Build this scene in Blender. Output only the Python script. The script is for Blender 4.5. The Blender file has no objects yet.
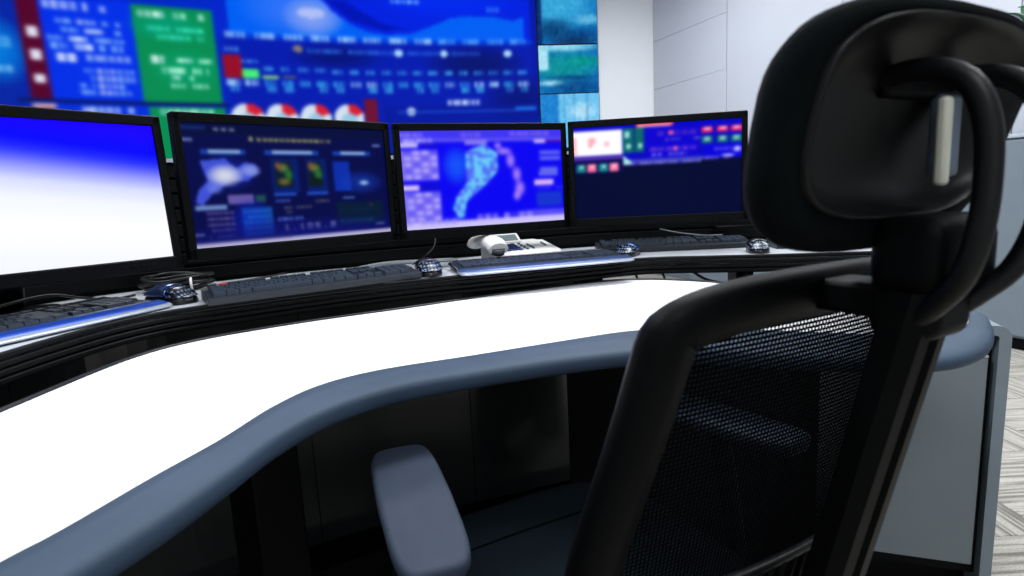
import bpy, bmesh, math, random
import numpy as np
from mathutils import Vector, Matrix
random.seed(7)
rng = np.random.default_rng(5)
SC = bpy.context.scene
COL = SC.collection

# ------------------------------------------------------------------ camera
CZ = 1.03
cam_d = bpy.data.cameras.new('camera')
cam = bpy.data.objects.new('camera', cam_d); COL.objects.link(cam)
F_PX, PITCH, ROLL = 575.26, 0.1592, -0.0510
cp, sp = math.cos(PITCH), math.sin(PITCH)
fw = Vector((0, cp, -sp)); up0 = Vector((0, sp, cp)); rt0 = Vector((1, 0, 0))
rt = math.cos(ROLL)*rt0 + math.sin(ROLL)*up0
up = -math.sin(ROLL)*rt0 + math.cos(ROLL)*up0
cam.matrix_world = Matrix(((rt.x, up.x, -fw.x, 0), (rt.y, up.y, -fw.y, 0), (rt.z, up.z, -fw.z, CZ), (0, 0, 0, 1)))
cam_d.sensor_width = 36.0
cam_d.lens = F_PX/1024*36.0
cam_d.clip_start = 0.02
cam_d.dof.use_dof = True
cam_d.dof.focus_distance = 1.35
cam_d.dof.aperture_fstop = 7.5
SC.camera = cam

# ------------------------------------------------------------------ world, lamps, exposure
W = bpy.data.worlds.new('room_ambient'); SC.world = W; W.use_nodes = True
W.node_tree.nodes['Background'].inputs[0].default_value = (0.75, 0.88, 1.0, 1)
W.node_tree.nodes['Background'].inputs[1].default_value = 0.02
SC.view_settings.view_transform = 'Standard'
SC.view_settings.look = 'None'
SC.view_settings.gamma = 1.0
SC.view_settings.exposure = 0.0
SC.view_settings.use_curve_mapping = False

def area(name, loc, sx, sy, watts, col=(0.93, 0.97, 1.0)):
    l = bpy.data.lights.new(name, 'AREA'); l.shape = 'RECTANGLE'; l.size = sx; l.size_y = sy
    l.energy = watts; l.color = col
    o = bpy.data.objects.new(name, l); o.location = loc; COL.objects.link(o)
    return o
for (x, y, w) in ((-1.6, 0.6, 66), (0.6, 1.9, 68), (-1.6, 3.2, 54), (1.0, 4.9, 60), (2.2, 0.6, 46), (0.2, -1.4, 46), (2.6, 3.0, 44)):
    area('ceiling_lamp', (x, y, 3.34), 1.2, 0.6, w)

# ------------------------------------------------------------------ helpers
def lin(c):
    c = np.asarray(c, float)/255.0
    return np.where(c <= 0.04045, c/12.92, ((c+0.055)/1.055)**2.4)

def mat(name, rgb, rough=0.5, metal=0.0, spec=0.5, noise=0.0, scale=40.0, bump=0.0, bscale=None, coat=0.0):
    """rgb is given as 0-255 display values"""
    m = bpy.data.materials.new(name); m.use_nodes = True
    nt = m.node_tree; b = nt.nodes['Principled BSDF']
    c = lin(rgb)
    b.inputs['Base Color'].default_value = (*c, 1)
    b.inputs['Roughness'].default_value = rough
    b.inputs['Metallic'].default_value = metal
    b.inputs['Specular IOR Level'].default_value = spec
    b.inputs['Coat Weight'].default_value = coat
    tc = nt.nodes.new('ShaderNodeTexCoord')
    n = nt.nodes.new('ShaderNodeTexNoise'); n.inputs['Scale'].default_value = scale; n.inputs['Detail'].default_value = 4
    nt.links.new(tc.outputs['Object'], n.inputs['Vector'])
    if noise > 0:
        r = nt.nodes.new('ShaderNodeValToRGB')
        r.color_ramp.elements[0].position = 0.3; r.color_ramp.elements[1].position = 0.7
        r.color_ramp.elements[0].color = (*(c*(1-noise)), 1)
        r.color_ramp.elements[1].color = (*np.minimum(c*(1+noise), 1), 1)
        nt.links.new(n.outputs['Fac'], r.inputs['Fac']); nt.links.new(r.outputs['Color'], b.inputs['Base Color'])
    if bump > 0:
        n2 = n
        if bscale:
            n2 = nt.nodes.new('ShaderNodeTexNoise'); n2.inputs['Scale'].default_value = bscale
            nt.links.new(tc.outputs['Object'], n2.inputs['Vector'])
        bp = nt.nodes.new('ShaderNodeBump'); bp.inputs['Strength'].default_value = bump; bp.inputs['Distance'].default_value = 0.001
        nt.links.new(n2.outputs['Fac'], bp.inputs['Height']); nt.links.new(bp.outputs['Normal'], b.inputs['Normal'])
    return m

def tag(o, label=None, cat=None, group=None, kind=None):
    if label: o['label'] = label
    if cat: o['category'] = cat
    if group: o['group'] = group
    if kind: o['kind'] = kind
    return o

def thing(name, loc, rz, label, cat, group=None):
    o = bpy.data.objects.new(name, None); o.empty_display_size = 0.05
    COL.objects.link(o); o.location = loc; o.rotation_euler = (0, 0, rz)
    return tag(o, label, cat, group)

class MB:
    """collects geometry; build() links it as ONE mesh object"""
    def __init__(s): s.v = []; s.f = []; s.sm = []
    def add(s, v, f, smooth=False):
        k = len(s.v); s.v += [tuple(float(c) for c in p) for p in v]
        s.f += [tuple(i+k for i in q) for q in f]; s.sm += list(smooth) if isinstance(smooth, list) else [smooth]*len(f)
        return s
    def box(s, x0, x1, y0, y1, z0, z1, M=None):
        v = [(x, y, z) for z in (z0, z1) for y in (y0, y1) for x in (x0, x1)]
        if M is not None: v = [M @ Vector(p) for p in v]
        return s.add(v, [(0, 2, 3, 1), (4, 5, 7, 6), (0, 1, 5, 4), (2, 6, 7, 3), (0, 4, 6, 2), (1, 3, 7, 5)])
    def rbox(s, x0, x1, y0, y1, z0, z1, r=0.003, seg=2, M=None):
        bm = bmesh.new(); bmesh.ops.create_cube(bm, size=1)
        for v in bm.verts:
            v.co = Vector(((x0+x1)/2+v.co.x*(x1-x0), (y0+y1)/2+v.co.y*(y1-y0), (z0+z1)/2+v.co.z*(z1-z0)))
        bmesh.ops.bevel(bm, geom=bm.edges[:], offset=r, segments=seg, affect='EDGES', profile=0.5)
        bm.verts.index_update(); bm.normal_update()
        v = [p.co.copy() for p in bm.verts]
        if M is not None: v = [M @ p for p in v]
        f = [[q.index for q in fc.verts] for fc in bm.faces]
        sm = [max(abs(c) for c in fc.normal) < 0.9999 for fc in bm.faces]; bm.free()
        return s.add(v, f, sm)
    def loft(s, rings, closed=True, cap0=True, cap1=True, smooth=True):
        n = len(rings[0]); v = [p for r in rings for p in r]; f = []
        for i in range(len(rings)-1):
            for j in range(n if closed else n-1):
                k = (j+1) % n
                f.append((i*n+j, i*n+k, (i+1)*n+k, (i+1)*n+j))
        s.add(v, f, smooth)
        if cap0: s.add(rings[0], [tuple(range(n))[::-1]], False)
        if cap1: s.add(rings[-1], [tuple(range(n))], False)
        return s
    def tube(s, pts, r, n=8, rx=None, closed=False):
        pts = [Vector(p) for p in pts]; rings = []; m = len(pts); prev = None
        for i, p in enumerate(pts):
            a = pts[(i-1) % m] if (closed or i > 0) else p
            b = pts[(i+1) % m] if (closed or i < m-1) else p
            t = (b-a).normalized()
            if prev is None:
                ref = Vector((0, 0, 1)) if abs(t.z) < 0.9 else Vector((0, 1, 0))
                u = t.cross(ref).normalized()
            else:
                u = (prev - t*prev.dot(t)).normalized()
            prev = u; w = t.cross(u)
            rr = r[i] if isinstance(r, (list, tuple)) else r
            r2 = rr if rx is None else rx
            rings.append([p + u*math.cos(q)*r2 + w*math.sin(q)*rr for q in [2*math.pi*j/n for j in range(n)]])
        if closed:
            rings.append(rings[0]); return s.loft(rings, True, False, False)
        return s.loft(rings)
    def lathe(s, prof, n=20, cx=0, cy=0):
        rings = [[(cx+r*math.cos(2*math.pi*j/n), cy+r*math.sin(2*math.pi*j/n), z) for j in range(n)] for r, z in prof]
        return s.loft(rings)
    def build(s, name, m, parent=None, recalc=True, world=False):
        me = bpy.data.meshes.new(name)
        v = s.v
        if world and parent is not None:
            Mi = (Matrix.Translation(parent.location) @ Matrix.Rotation(parent.rotation_euler.z, 4, 'Z')).inverted()
            v = [Mi @ Vector(p) for p in v]
        me.from_pydata([tuple(p) for p in v], [], s.f)
        me.polygons.foreach_set('use_smooth', s.sm)
        if recalc:
            bm = bmesh.new(); bm.from_mesh(me); bmesh.ops.remove_doubles(bm, verts=bm.verts, dist=1e-6)
            bmesh.ops.recalc_face_normals(bm, faces=bm.faces); bm.to_mesh(me); bm.free()
        me.materials.append(m)
        o = bpy.data.objects.new(name, me); COL.objects.link(o)
        if parent is not None: o.parent = parent
        return o

def copy_part(o, parent, loc=None, rz=None):
    c = o.copy(); COL.objects.link(c); c.parent = parent
    if loc is not None: c.location = loc
    if rz is not None: c.rotation_euler = (0, 0, rz)
    return c

def spline(pts, n):
    """Catmull-Rom, resampled evenly by arc length"""
    P = np.array(pts, float); P = np.vstack([2*P[0]-P[1], P, 2*P[-1]-P[-2]]); out = []
    for i in range(1, len(P)-2):
        for t in np.linspace(0, 1, 24, endpoint=False):
            a, b, c, d = P[i-1:i+3]
            out.append(0.5*((2*b)+(c-a)*t+(2*a-5*b+4*c-d)*t*t+(-a+3*b-3*c+d)*t**3))
    out.append(P[-2]); out = np.array(out)
    L = np.r_[0, np.cumsum(np.linalg.norm(np.diff(out, axis=0), axis=1))]
    q = np.linspace(0, L[-1], n)
    return np.stack([np.interp(q, L, out[:, k]) for k in range(out.shape[1])], 1)

def normals2(P):
    """left-hand unit normals of a plan path (for a path running left to right: away from the user)"""
    T = np.gradient(P, axis=0); T /= np.linalg.norm(T, axis=1)[:, None]
    N = np.stack([-T[:, 1], T[:, 0]], 1)
    for _ in range(6):
        N[1:-1] = (N[:-2]+2*N[1:-1]+N[2:])/4
    return N/np.linalg.norm(N, axis=1)[:, None]

def sweep(mb, P, prof, smooth=False):
    """closed profile [(offset, z)] swept along plan path P"""
    N = normals2(P)
    rings = [[(p[0]+n[0]*o, p[1]+n[1]*o, z) for (o, z) in prof] for p, n in zip(P, N)]
    return mb.loft(rings, smooth=smooth)

# ------------------------------------------------------------------ materials
M_white = mat('white_laminate', (240, 240, 242), 0.45, noise=0.015, scale=8, spec=0.3)
M_shelf = mat('pale_grey_laminate', (176, 179, 186), 0.4, noise=0.02, scale=10)
M_pu = mat('blue_grey_soft_edge', (44, 60, 79), 0.6, spec=0.3, noise=0.12, scale=9, bump=0.15, bscale=500)
M_pu_dark = mat('black_soft_edge', (10, 12, 16), 0.4, noise=0.1)
M_slat = mat('black_anodised_aluminium', (4, 5, 7), 0.5, noise=0.15, scale=60, spec=0.14)
M_black = mat('matt_black_board', (5, 6, 7), 0.6, noise=0.15, scale=30, spec=0.12)
M_panel = mat('dark_grey_gloss_panel', (38, 43, 44), 0.16, noise=0.08, scale=12, spec=0.5)
M_bezel = mat('black_bezel_plastic', (2, 3, 5), 0.45, noise=0.1, scale=90, spec=0.09)
M_shellp = mat('black_housing_plastic', (6, 7, 9), 0.6, noise=0.1, scale=90, spec=0.15)
M_key = mat('charcoal_key_plastic', (40, 50, 63), 0.42, noise=0.1, scale=150)
M_kb = mat('charcoal_keyboard_plastic', (26, 33, 42), 0.4, noise=0.08, scale=80)
M_kbg = mat('gloss_graphite_plastic', (58, 62, 70), 0.24, metal=0.75, noise=0.05, scale=60)
M_kblue = mat('wrist_rest_blue_reflection', (34, 74, 176), 0.3, metal=0.35, noise=0.05, scale=30)  # strong blue is a reflection put into the base colour
M_kslate = mat('wrist_rest_slate_reflection', (66, 86, 132), 0.3, metal=0.4, noise=0.05, scale=30)  # weaker bluish reflection, likewise put into the base colour
M_klip = mat('lip_pale_reflection', (176, 184, 196), 0.3, metal=0.3, noise=0.04)  # pale reflection along the curved front edge, put into the colour
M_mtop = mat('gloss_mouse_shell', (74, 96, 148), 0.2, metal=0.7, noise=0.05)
M_mblack = mat('black_mouse_plastic', (12, 13, 16), 0.3, noise=0.1)
M_phone = mat('white_phone_plastic', (236, 236, 234), 0.4, noise=0.015, scale=60)
M_pkey = mat('navy_phone_keys', (28, 48, 105), 0.4, noise=0.08)
M_lcd = mat('grey_green_lcd', (108, 126, 128), 0.2, noise=0.06)
M_grille = mat('dark_speckled_grille', (60, 62, 68), 0.5, noise=0.8, scale=500)
M_cable = mat('black_cable_rubber', (12, 13, 15), 0.45, noise=0.1)
M_cableg = mat('grey_cable_jacket', (120, 126, 134), 0.45, noise=0.06)
M_tie = mat('white_cable_tie', (238, 238, 238), 0.4, noise=0.02)
M_red = mat('red_connector_plastic', (190, 60, 50), 0.4, noise=0.06)
M_wall = mat('white_wall_panel', (224, 226, 230), 0.6, noise=0.012, scale=3)
M_wallp = mat('pale_grey_wall_panel', (190, 193, 200), 0.55, noise=0.012, scale=3)
M_ceil = mat('white_ceiling', (230, 231, 232), 0.7, noise=0.02)
M_cab = mat('blue_grey_cabinet', (118, 130, 140), 0.45, noise=0.03, scale=10)
M_cabtop = mat('light_grey_cabinet_edge', (176, 186, 196), 0.35, noise=0.03)
M_ped = mat('grey_pedestal_panel', (112, 122, 128), 0.42, noise=0.04, scale=6)
M_pedf = mat('grey_pedestal_frame', (120, 132, 142), 0.35, noise=0.04, scale=20)
M_fab = mat('black_teal_cushion_fabric', (5, 10, 12), 0.9, noise=0.25, scale=30, bump=0.5, bscale=900, spec=0.08)
M_shell = mat('satin_black_shell', (6, 7, 9), 0.42, noise=0.08, scale=60, spec=0.25)
M_frame = mat('satin_black_frame', (3, 4, 5), 0.5, noise=0.1, scale=80, spec=0.08)
M_mesh = mat('black_mesh_yarn', (2, 3, 5), 0.8, noise=0.15, scale=200, spec=0.03)
M_seat = mat('dark_blue_grey_seat_fabric', (9, 22, 31), 0.85, noise=0.2, scale=200, bump=0.5, bscale=800, spec=0.2)
M_arm = mat('blue_grey_arm_pad', (40, 49, 64), 0.65, spec=0.25, noise=0.06, scale=40, bump=0.15, bscale=700)
M_chrome = mat('satin_steel', (150, 152, 156), 0.3, metal=1.0, noise=0.05)
M_cream = mat('cream_slide_rail', (196, 196, 180), 0.35, noise=0.05)
M_slate = mat('slate_slide_plate', (78, 92, 108), 0.45, noise=0.06)
M_leaf = mat('dark_green_leaf', (30, 92, 58), 0.45, noise=0.45, scale=12)
M_pot = mat('dark_grey_pot', (60, 64, 68), 0.5, noise=0.1)
M_soil = mat('brown_soil', (52, 42, 34), 0.9, noise=0.4, scale=80)
M_stem = mat('green_brown_stem', (58, 74, 40), 0.6, noise=0.2)

def carpet():
    m = bpy.data.materials.new('striped_beige_carpet'); m.use_nodes = True
    nt = m.node_tree; b = nt.nodes['Principled BSDF']; b.inputs['Roughness'].default_value = 0.95
    b.inputs['Specular IOR Level'].default_value = 0.1
    tc = nt.nodes.new('ShaderNodeTexCoord'); mp = nt.nodes.new('ShaderNodeMapping')
    oi = nt.nodes.new('ShaderNodeObjectInfo')
    nt.links.new(tc.outputs['Object'], mp.inputs['Vector'])
    cx = nt.nodes.new('ShaderNodeCombineXYZ')
    for i in range(3): nt.links.new(oi.outputs['Random'], cx.inputs[i])
    sc = nt.nodes.new('ShaderNodeVectorMath'); sc.operation = 'SCALE'; sc.inputs['Scale'].default_value = 13.0
    nt.links.new(cx.outputs[0], sc.inputs[0]); nt.links.new(sc.outputs[0], mp.inputs['Location'])
    mp.inputs['Scale'].default_value = (3.0, 75.0, 1)
    n = nt.nodes.new('ShaderNodeTexNoise'); n.inputs['Scale'].default_value = 1.0; n.inputs['Detail'].default_value = 3
    nt.links.new(mp.outputs[0], n.inputs['Vector'])
    r = nt.nodes.new('ShaderNodeValToRGB'); e = r.color_ramp.elements
    e[0].position = 0.36; e[0].color = (*lin((132, 128, 121)), 1)
    e[1].position = 0.60; e[1].color = (*lin((196, 191, 182)), 1)
    k = e.new(0.46); k.color = (*lin((166, 161, 152)), 1)
    n2 = nt.nodes.new('ShaderNodeTexNoise'); n2.inputs['Scale'].default_value = 260
    nt.links.new(tc.outputs['Object'], n2.inputs['Vector'])
    mx = nt.nodes.new('ShaderNodeMix'); mx.data_type = 'RGBA'; mx.blend_type = 'MULTIPLY'; mx.inputs[0].default_value = 0.6
    r2 = nt.nodes.new('ShaderNodeValToRGB'); r2.color_ramp.elements[0].position = 0.3; r2.color_ramp.elements[1].position = 0.6
    r2.color_ramp.elements[0].color = (0.35, 0.35, 0.34, 1)
    nt.links.new(n2.outputs['Fac'], r2.inputs['Fac'])
    nt.links.new(n.outputs['Fac'], r.inputs['Fac'])
    nt.links.new(r.outputs['Color'], mx.inputs[6]); nt.links.new(r2.outputs['Color'], mx.inputs[7])
    nt.links.new(mx.outputs[2], b.inputs['Base Color'])
    bp = nt.nodes.new('ShaderNodeBump'); bp.inputs['Strength'].default_value = 0.6; bp.inputs['Distance'].default_value = 0.003
    nt.links.new(n2.outputs['Fac'], bp.inputs['Height']); nt.links.new(bp.outputs['Normal'], b.inputs['Normal'])
    return m
M_carpet = carpet()

def dotted():
    m = bpy.data.materials.new('dotted_mouse_palm'); m.use_nodes = True
    nt = m.node_tree; b = nt.nodes['Principled BSDF']; b.inputs['Roughness'].default_value = 0.25
    tc = nt.nodes.new('ShaderNodeTexCoord'); v = nt.nodes.new('ShaderNodeTexVoronoi')
    v.inputs['Scale'].default_value = 135; v.inputs['Randomness'].default_value = 0.25
    nt.links.new(tc.outputs['Object'], v.inputs['Vector'])
    r = nt.nodes.new('ShaderNodeValToRGB'); e = r.color_ramp.elements
    e[0].position = 0.30; e[0].color = (*lin((105, 125, 160)), 1); e[1].position = 0.42; e[1].color = (*lin((10, 11, 14)), 1)
    nt.links.new(v.outputs['Distance'], r.inputs['Fac']); nt.links.new(r.outputs['Color'], b.inputs['Base Color'])
    return m
M_dots = dotted()

def screen_mat(name, strength):
    m = bpy.data.materials.new(name); m.use_nodes = True
    nt = m.node_tree; b = nt.nodes['Principled BSDF']
    b.inputs['Base Color'].default_value = (0.001, 0.001, 0.002, 1)
    b.inputs['Roughness'].default_value = 0.6; b.inputs['Specular IOR Level'].default_value = 0.02
    a = nt.nodes.new('ShaderNodeAttribute'); a.attribute_name = 'picture'
    nt.links.new(a.outputs['Color'], b.inputs['Emission Color']); b.inputs['Emission Strength'].default_value = strength
    return m
M_scr = screen_mat('lit_monitor_screen', 1.05)
M_led = screen_mat('lit_video_wall', 1.0)

# ------------------------------------------------------------------ screen pictures (drawn by code on a fine grid)
class Pic:
    def __init__(s, w, h, x0, x1, y0, y1, bg):
        s.w, s.h, s.e = w, h, (x0, x1, y0, y1)
        s.X, s.Y = np.meshgrid(np.linspace(x0, x1, w), np.linspace(y0, y1, h))
        s.a = np.empty((h, w, 3)); s.a[:] = bg
    def put(s, m, c, al=1.0):
        s.a[m] = s.a[m]*(1-al)+np.array(c, float)*al
    def rect(s, x0, x1, y0, y1, c, al=1.0): s.put((s.X >= x0) & (s.X <= x1) & (s.Y >= y0) & (s.Y <= y1), c, al)
    def ell(s, x, y, rx, ry, c, al=1.0): s.put(((s.X-x)/rx)**2+((s.Y-y)/ry)**2 < 1, c, al)
    def soft(s, x, y, rx, ry, c, al=1.0):
        k = np.clip(1-((s.X-x)/rx)**2-((s.Y-y)/ry)**2, 0, 1)[..., None]*al
        s.a = s.a*(1-k)+np.array(c, float)*k
    def poly(s, pts, c, al=1.0):
        m = np.zeros(s.X.shape, bool); n = len(pts)
        for i in range(n):
            (xa, ya), (xb, yb) = pts[i], pts[(i+1) % n]
            if ya == yb: continue
            m ^= ((s.Y > ya) != (s.Y > yb)) & (s.X < (xb-xa)*(s.Y-ya)/(yb-ya)+xa)
        s.put(m, c, al)
    def text(s, x0, x1, y, h, c, al=0.9, gap=0.25):
        """an out-of-focus line of writing: strokes too blurred to read"""
        x = x0; cw = h*0.95
        while x < x1-cw*0.3:
            if rng.random() > gap*0.5:
                s.rect(x, min(x+cw*0.8, x1), y-h/2, y+h/2, c, al*rng.uniform(0.65, 1))
                if rng.random() < 0.7: s.rect(x+cw*0.25, x+cw*0.5, y-h*0.25, y+h*0.1, s.a.mean((0, 1)), 0.45)
            x += cw
    def digits(s, txt, x0, y, h, c):
        G = {'0': '757', '1': '262', '2': '727', '5': '747', '9': '771', ',': '001', ' ': '000', '4': '571', '3': '737'}
        R = {'0': ['111', '101', '101', '101', '111'], '1': ['010', '110', '010', '010', '111'], '2': ['111', '001', '111', '100', '111'],
             '5': ['111', '100', '111', '001', '111'], '4': ['101', '101', '111', '001', '001'], ',': ['000', '000', '000', '010', '010'], '3': ['111', '001', '111', '001', '111']}
        u = h/5; x = x0
        for ch in txt:
            for j, row in enumerate(R.get(ch, ['000']*5)):
                for i, b in enumerate(row):
                    if b == '1': s.rect(x+i*u*0.8, x+(i+1)*u*0.8, y+h/2-(j+1)*u, y+h/2-j*u, c)
            x += u*3.6
    def blur(s, k):
        r = int(k*3)+1; g = np.exp(-0.5*(np.arange(-r, r+1)/k)**2); g /= g.sum()
        for ax in (0, 1):
            p = np.pad(s.a, [(r, r) if i == ax else (0, 0) for i in range(3)], mode='edge')
            s.a = sum(g[i]*np.take(p, range(i, i+s.a.shape[ax]), axis=ax) for i in range(2*r+1))
        return s
    def build(s, name, m, parent, pos):
        """pos(X, Y) -> world/local xyz arrays"""
        px, py, pz = pos(s.X, s.Y)
        co = np.stack([px, py, pz], -1).reshape(-1, 3).astype(np.float32)
        w, h = s.w, s.h
        i = (np.arange(h-1)[:, None]*w+np.arange(w-1)[None, :]).ravel()
        q = np.stack([i, i+1, i+w+1, i+w], 1).astype(np.int32)
        me = bpy.data.meshes.new(name)
        me.vertices.add(len(co)); me.vertices.foreach_set('co', co.ravel())
        me.loops.add(q.size); me.loops.foreach_set('vertex_index', q.ravel())
        me.polygons.add(len(q)); me.polygons.foreach_set('loop_start', np.arange(0, q.size, 4, dtype=np.int32))
        me.update(calc_edges=True); me.validate()
        at = me.color_attributes.new('picture', 'FLOAT_COLOR', 'POINT')
        c = np.ones((h*w, 4), np.float32); c[:, :3] = lin(np.clip(s.a, 0, 255)).reshape(-1, 3)
        at.data.foreach_set('color', c.ravel())
        me.materials.append(m)
        o = bpy.data.objects.new(name, me); COL.objects.link(o); o.parent = parent
        return o

# ------------------------------------------------------------------ room shell
FLX0, FLX1, FLY0, FLY1 = -6.4, 5.6, -3.0, 7.1
fl = MB().box(FLX0, FLX1, FLY0, FLY1, -0.10, -0.006).build('floor', M_carpet); tag(fl, kind='structure')
TS = 0.5
tile_mesh = None
for i in range(-3, 8):
    for j in range(0, 11):
        cx, cy = (i+0.5)*TS, (j+0.5)*TS
        if tile_mesh is None:
            t = MB().rbox(-TS/2+0.0006, TS/2-0.0006, -TS/2+0.0006, TS/2-0.0006, -0.0055, 0.0, 0.0012, 1).build('carpet_tile', M_carpet, fl)
            tile_mesh = t
        else:
            t = copy_part(tile_mesh, fl)
        t.location = (cx, cy, 0); t.rotation_euler = (0, 0, math.pi/2*((i+j) % 2))
ce = MB().box(FLX0, FLX1, FLY0, FLY1, 3.4, 3.5).build('ceiling', M_ceil); tag(ce, kind='structure')
wb = MB().box(FLX0, 1.80, 6.98, 7.1, 0, 3.4).build('wall_back', M_wall); tag(wb, kind='structure')
MB().box(1.13, 1.765, 6.95, 6.979, 0.08, 3.395).build('wall_panel', M_wall, wb)
wl = MB().box(FLX0, FLX0+0.1, FLY0, FLY1, 0, 3.4).build('wall_left', M_wall); tag(wl, kind='structure')
wf = MB().box(FLX0, FLX1, FLY0, FLY0+0.1, 0, 3.4).build('wall_front', M_wall); tag(wf, kind='structure')
# the right wall runs slantwise towards the camera: local x along the wall from the corner, local -y into the room
cr = Vector((1.767, 6.95, 0)); wdir = Vector((0.4, -0.9165, 0)); wang = math.atan2(wdir.y, wdir.x)
wr = MB().box(0, 10.6, 0.012, 0.14, 0, 3.4).build('wall_right', M_wall)
wr.location = cr; wr.rotation_euler = (0, 0, wang); tag(wr, kind='structure')
# wall local +y points away from the room
seam = [0.0, 1.14, 2.36, 3.55, 4.75, 5.95, 7.15, 8.35, 9.55]
for k in range(len(seam)-1):
    zs = [0.06, 2.153, 2.68, 3.395] if k == 0 else [0.06, 3.395]
    for a, b in zip(zs[:-1], zs[1:]):
        MB().rbox(seam[k]+0.004, seam[k+1]-0.004, -0.012, 0.012, a+0.001, b-0.001, 0.002, 1).build('wall_panel', M_wallp, wr)
bb = MB().box(0, 10.6, -0.014, 0.0118, 0, 0.058).build('baseboard_right', M_cab)
bb.location = cr; bb.rotation_euler = (0, 0, wang); tag(bb, kind='structure')

# ------------------------------------------------------------------ video wall (concave arc)
_P = [np.array([1.115, 6.9])]
for i in range(760):
    h = math.radians(86-5.2*i*0.01); _P.append(_P[-1]-0.01*np.array([math.sin(h), math.cos(h)]))
_P = np.array(_P)[::-1]                       # now runs left (u=0) to right (u=7.6)
_U = np.arange(761)*0.01
_N = normals2(_P)
VW0 = Vector((-2.2, 5.9, 0))
def arc(U, off=0.0):
    x = np.interp(U, _U, _P[:, 0]+_N[:, 0]*off); y = np.interp(U, _U, _P[:, 1]+_N[:, 1]*off)
    return x-VW0.x, y-VW0.y
def wpos(off):
    def f(X, Y):
        a, b = arc(X, off); return a, b, Y
    return f
vw = thing('video_wall', VW0, 0, 'curved blue video wall full of charts and tables behind the monitors', 'video wall')
v = Pic(460, 121, 0, 6.9, 1.55, 3.3, (4, 34, 190))
v.rect(0, 2.09, 1.5, 3.3, (6, 38, 165)); v.soft(1.93, 2.45, 0.22, 0.30, (0, 130, 225), 0.9)
v.text(1.5, 2.05, 2.52, 0.08, (120, 200, 250)); v.text(1.5, 2.08, 2.30, 0.06, (150, 215, 250))
v.rect(2.09, 2.92, 2.06, 3.02, (2, 48, 232)); v.rect(2.09, 2.25, 2.06, 3.3, (84, 4, 44)); v.rect(2.25, 2.92, 2.93, 3.3, (2, 40, 225))
v.rect(2.93, 3.58, 2.07, 2.93, (6, 140, 82)); v.soft(3.2, 2.75, 0.35, 0.16, (0, 160, 130), 0.6); v.soft(3.3, 2.38, 0.32, 0.2, (0, 165, 120), 0.5)
v.rect(2.93, 3.58, 2.93, 3.3, (0, 40, 200))
v.rect(2.0, 3.65, 2.035, 2.065, (6, 22, 90))
v.rect(2.09, 2.25, 1.5, 2.03, (120, 40, 60)); v.rect(2.25, 2.95, 1.5, 2.03, (2, 48, 220)); v.rect(2.95, 3.6, 1.5, 2.03, (6, 140, 82))
v.text(2.45, 2.85, 1.985, 0.06, (225, 238, 255)); v.text(3.05, 3.5, 1.985, 0.06, (180, 250, 225))
v.rect(2.1, 2.26, 2.0, 2.03, (235, 200, 200))
for z in (2.62, 2.43, 2.235): v.rect(2.135, 2.215, z-0.042, z+0.042, (225, 228, 245))
wh = (225, 235, 255); lb = (140, 190, 255)
v.text(2.27, 2.52, 2.86, 0.07, wh); v.text(2.57, 2.59, 2.86, 0.07, wh, 1, 0); v.text(2.62, 2.86, 2.86, 0.06, (195, 215, 255))
for z, a, b in ((2.73, 2.42, 2.86), (2.655, 2.46, 2.87), (2.585, 2.34, 2.90), (2.52, 2.37, 2.90)):
    a -= 0.07; b -= 0.04; v.text(a, a+0.11, z, 0.05, lb, 1, 0); v.text(a+0.16, a+0.3, z, 0.05, (205, 225, 255), 1, 0.1); v.text(a+0.34, b, z, 0.05, (150, 200, 255))
v.text(2.33, 2.46, 2.43, 0.075, wh, 1, 0); v.text(2.53, 2.86, 2.43, 0.06, (205, 225, 255))
for z in (2.325, 2.26, 2.19, 2.13):
    v.text(2.50-(0.04 if z < 2.2 else 0), 2.57, z, 0.05, lb); v.text(2.60, 2.73, z, 0.05, (225, 232, 255)); v.text(2.75, 2.88, z, 0.05, (160, 200, 255))
gt = (190, 255, 225); gc = (60, 235, 190)
v.text(2.97, 3.18, 2.86, 0.06, (225, 255, 245)); v.text(3.26, 3.38, 2.86, 0.055, gt); v.text(3.42, 3.52, 2.86, 0.055, gt)
v.text(3.03, 3.52, 2.73, 0.05, gc); v.text(3.1, 3.5, 2.66, 0.05, gc)
v.text(3.03, 3.14, 2.45, 0.075, (230, 255, 245), 1, 0); v.text(3.24, 3.37, 2.45, 0.05, gt); v.text(3.42, 3.54, 2.45, 0.05, gt)
v.text(3.1, 3.5, 2.36, 0.045, gt); v.text(3.18, 3.25, 2.29, 0.05, gt); v.text(3.33, 3.46, 2.29, 0.045, gt); v.text(3.16, 3.28, 2.22, 0.05, gt); v.text(3.34, 3.48, 2.22, 0.05, gt)
v.rect(3.59, 3.72, 2.7, 3.3, (2, 38, 205))
# chart region
v.rect(3.72, 6.83, 2.74, 3.3, (0, 96, 245))
v.soft(4.35, 3.0, 0.55, 0.28, (60, 120, 250), 0.8); v.soft(4.52, 2.93, 0.32, 0.22, (150, 170, 240), 0.8); v.ell(4.5, 2.97, 0.14, 0.05, (195, 205, 250), 0.7)
wave = [(4.52, 3.3), (4.62, 3.1), (4.72, 2.99), (4.88, 2.88), (5.05, 2.81), (5.25, 2.785), (5.5, 2.80), (5.7, 2.87), (5.95, 2.97), (6.15, 2.995), (6.45, 2.98), (6.65, 2.94), (6.76, 2.99), (6.76, 2.74), (6.83, 2.74), (6.83, 3.3)]
v.poly(wave, (2, 34, 225)); v.poly([(4.66, 3.1), (4.88, 2.92), (5.2, 2.83), (5.5, 2.84), (5.2, 2.9), (4.85, 3.1)], (0, 14, 165), 0.7)
v.soft(5.9, 3.2, 0.9, 0.25, (0, 50, 255), 0.6)
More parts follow.
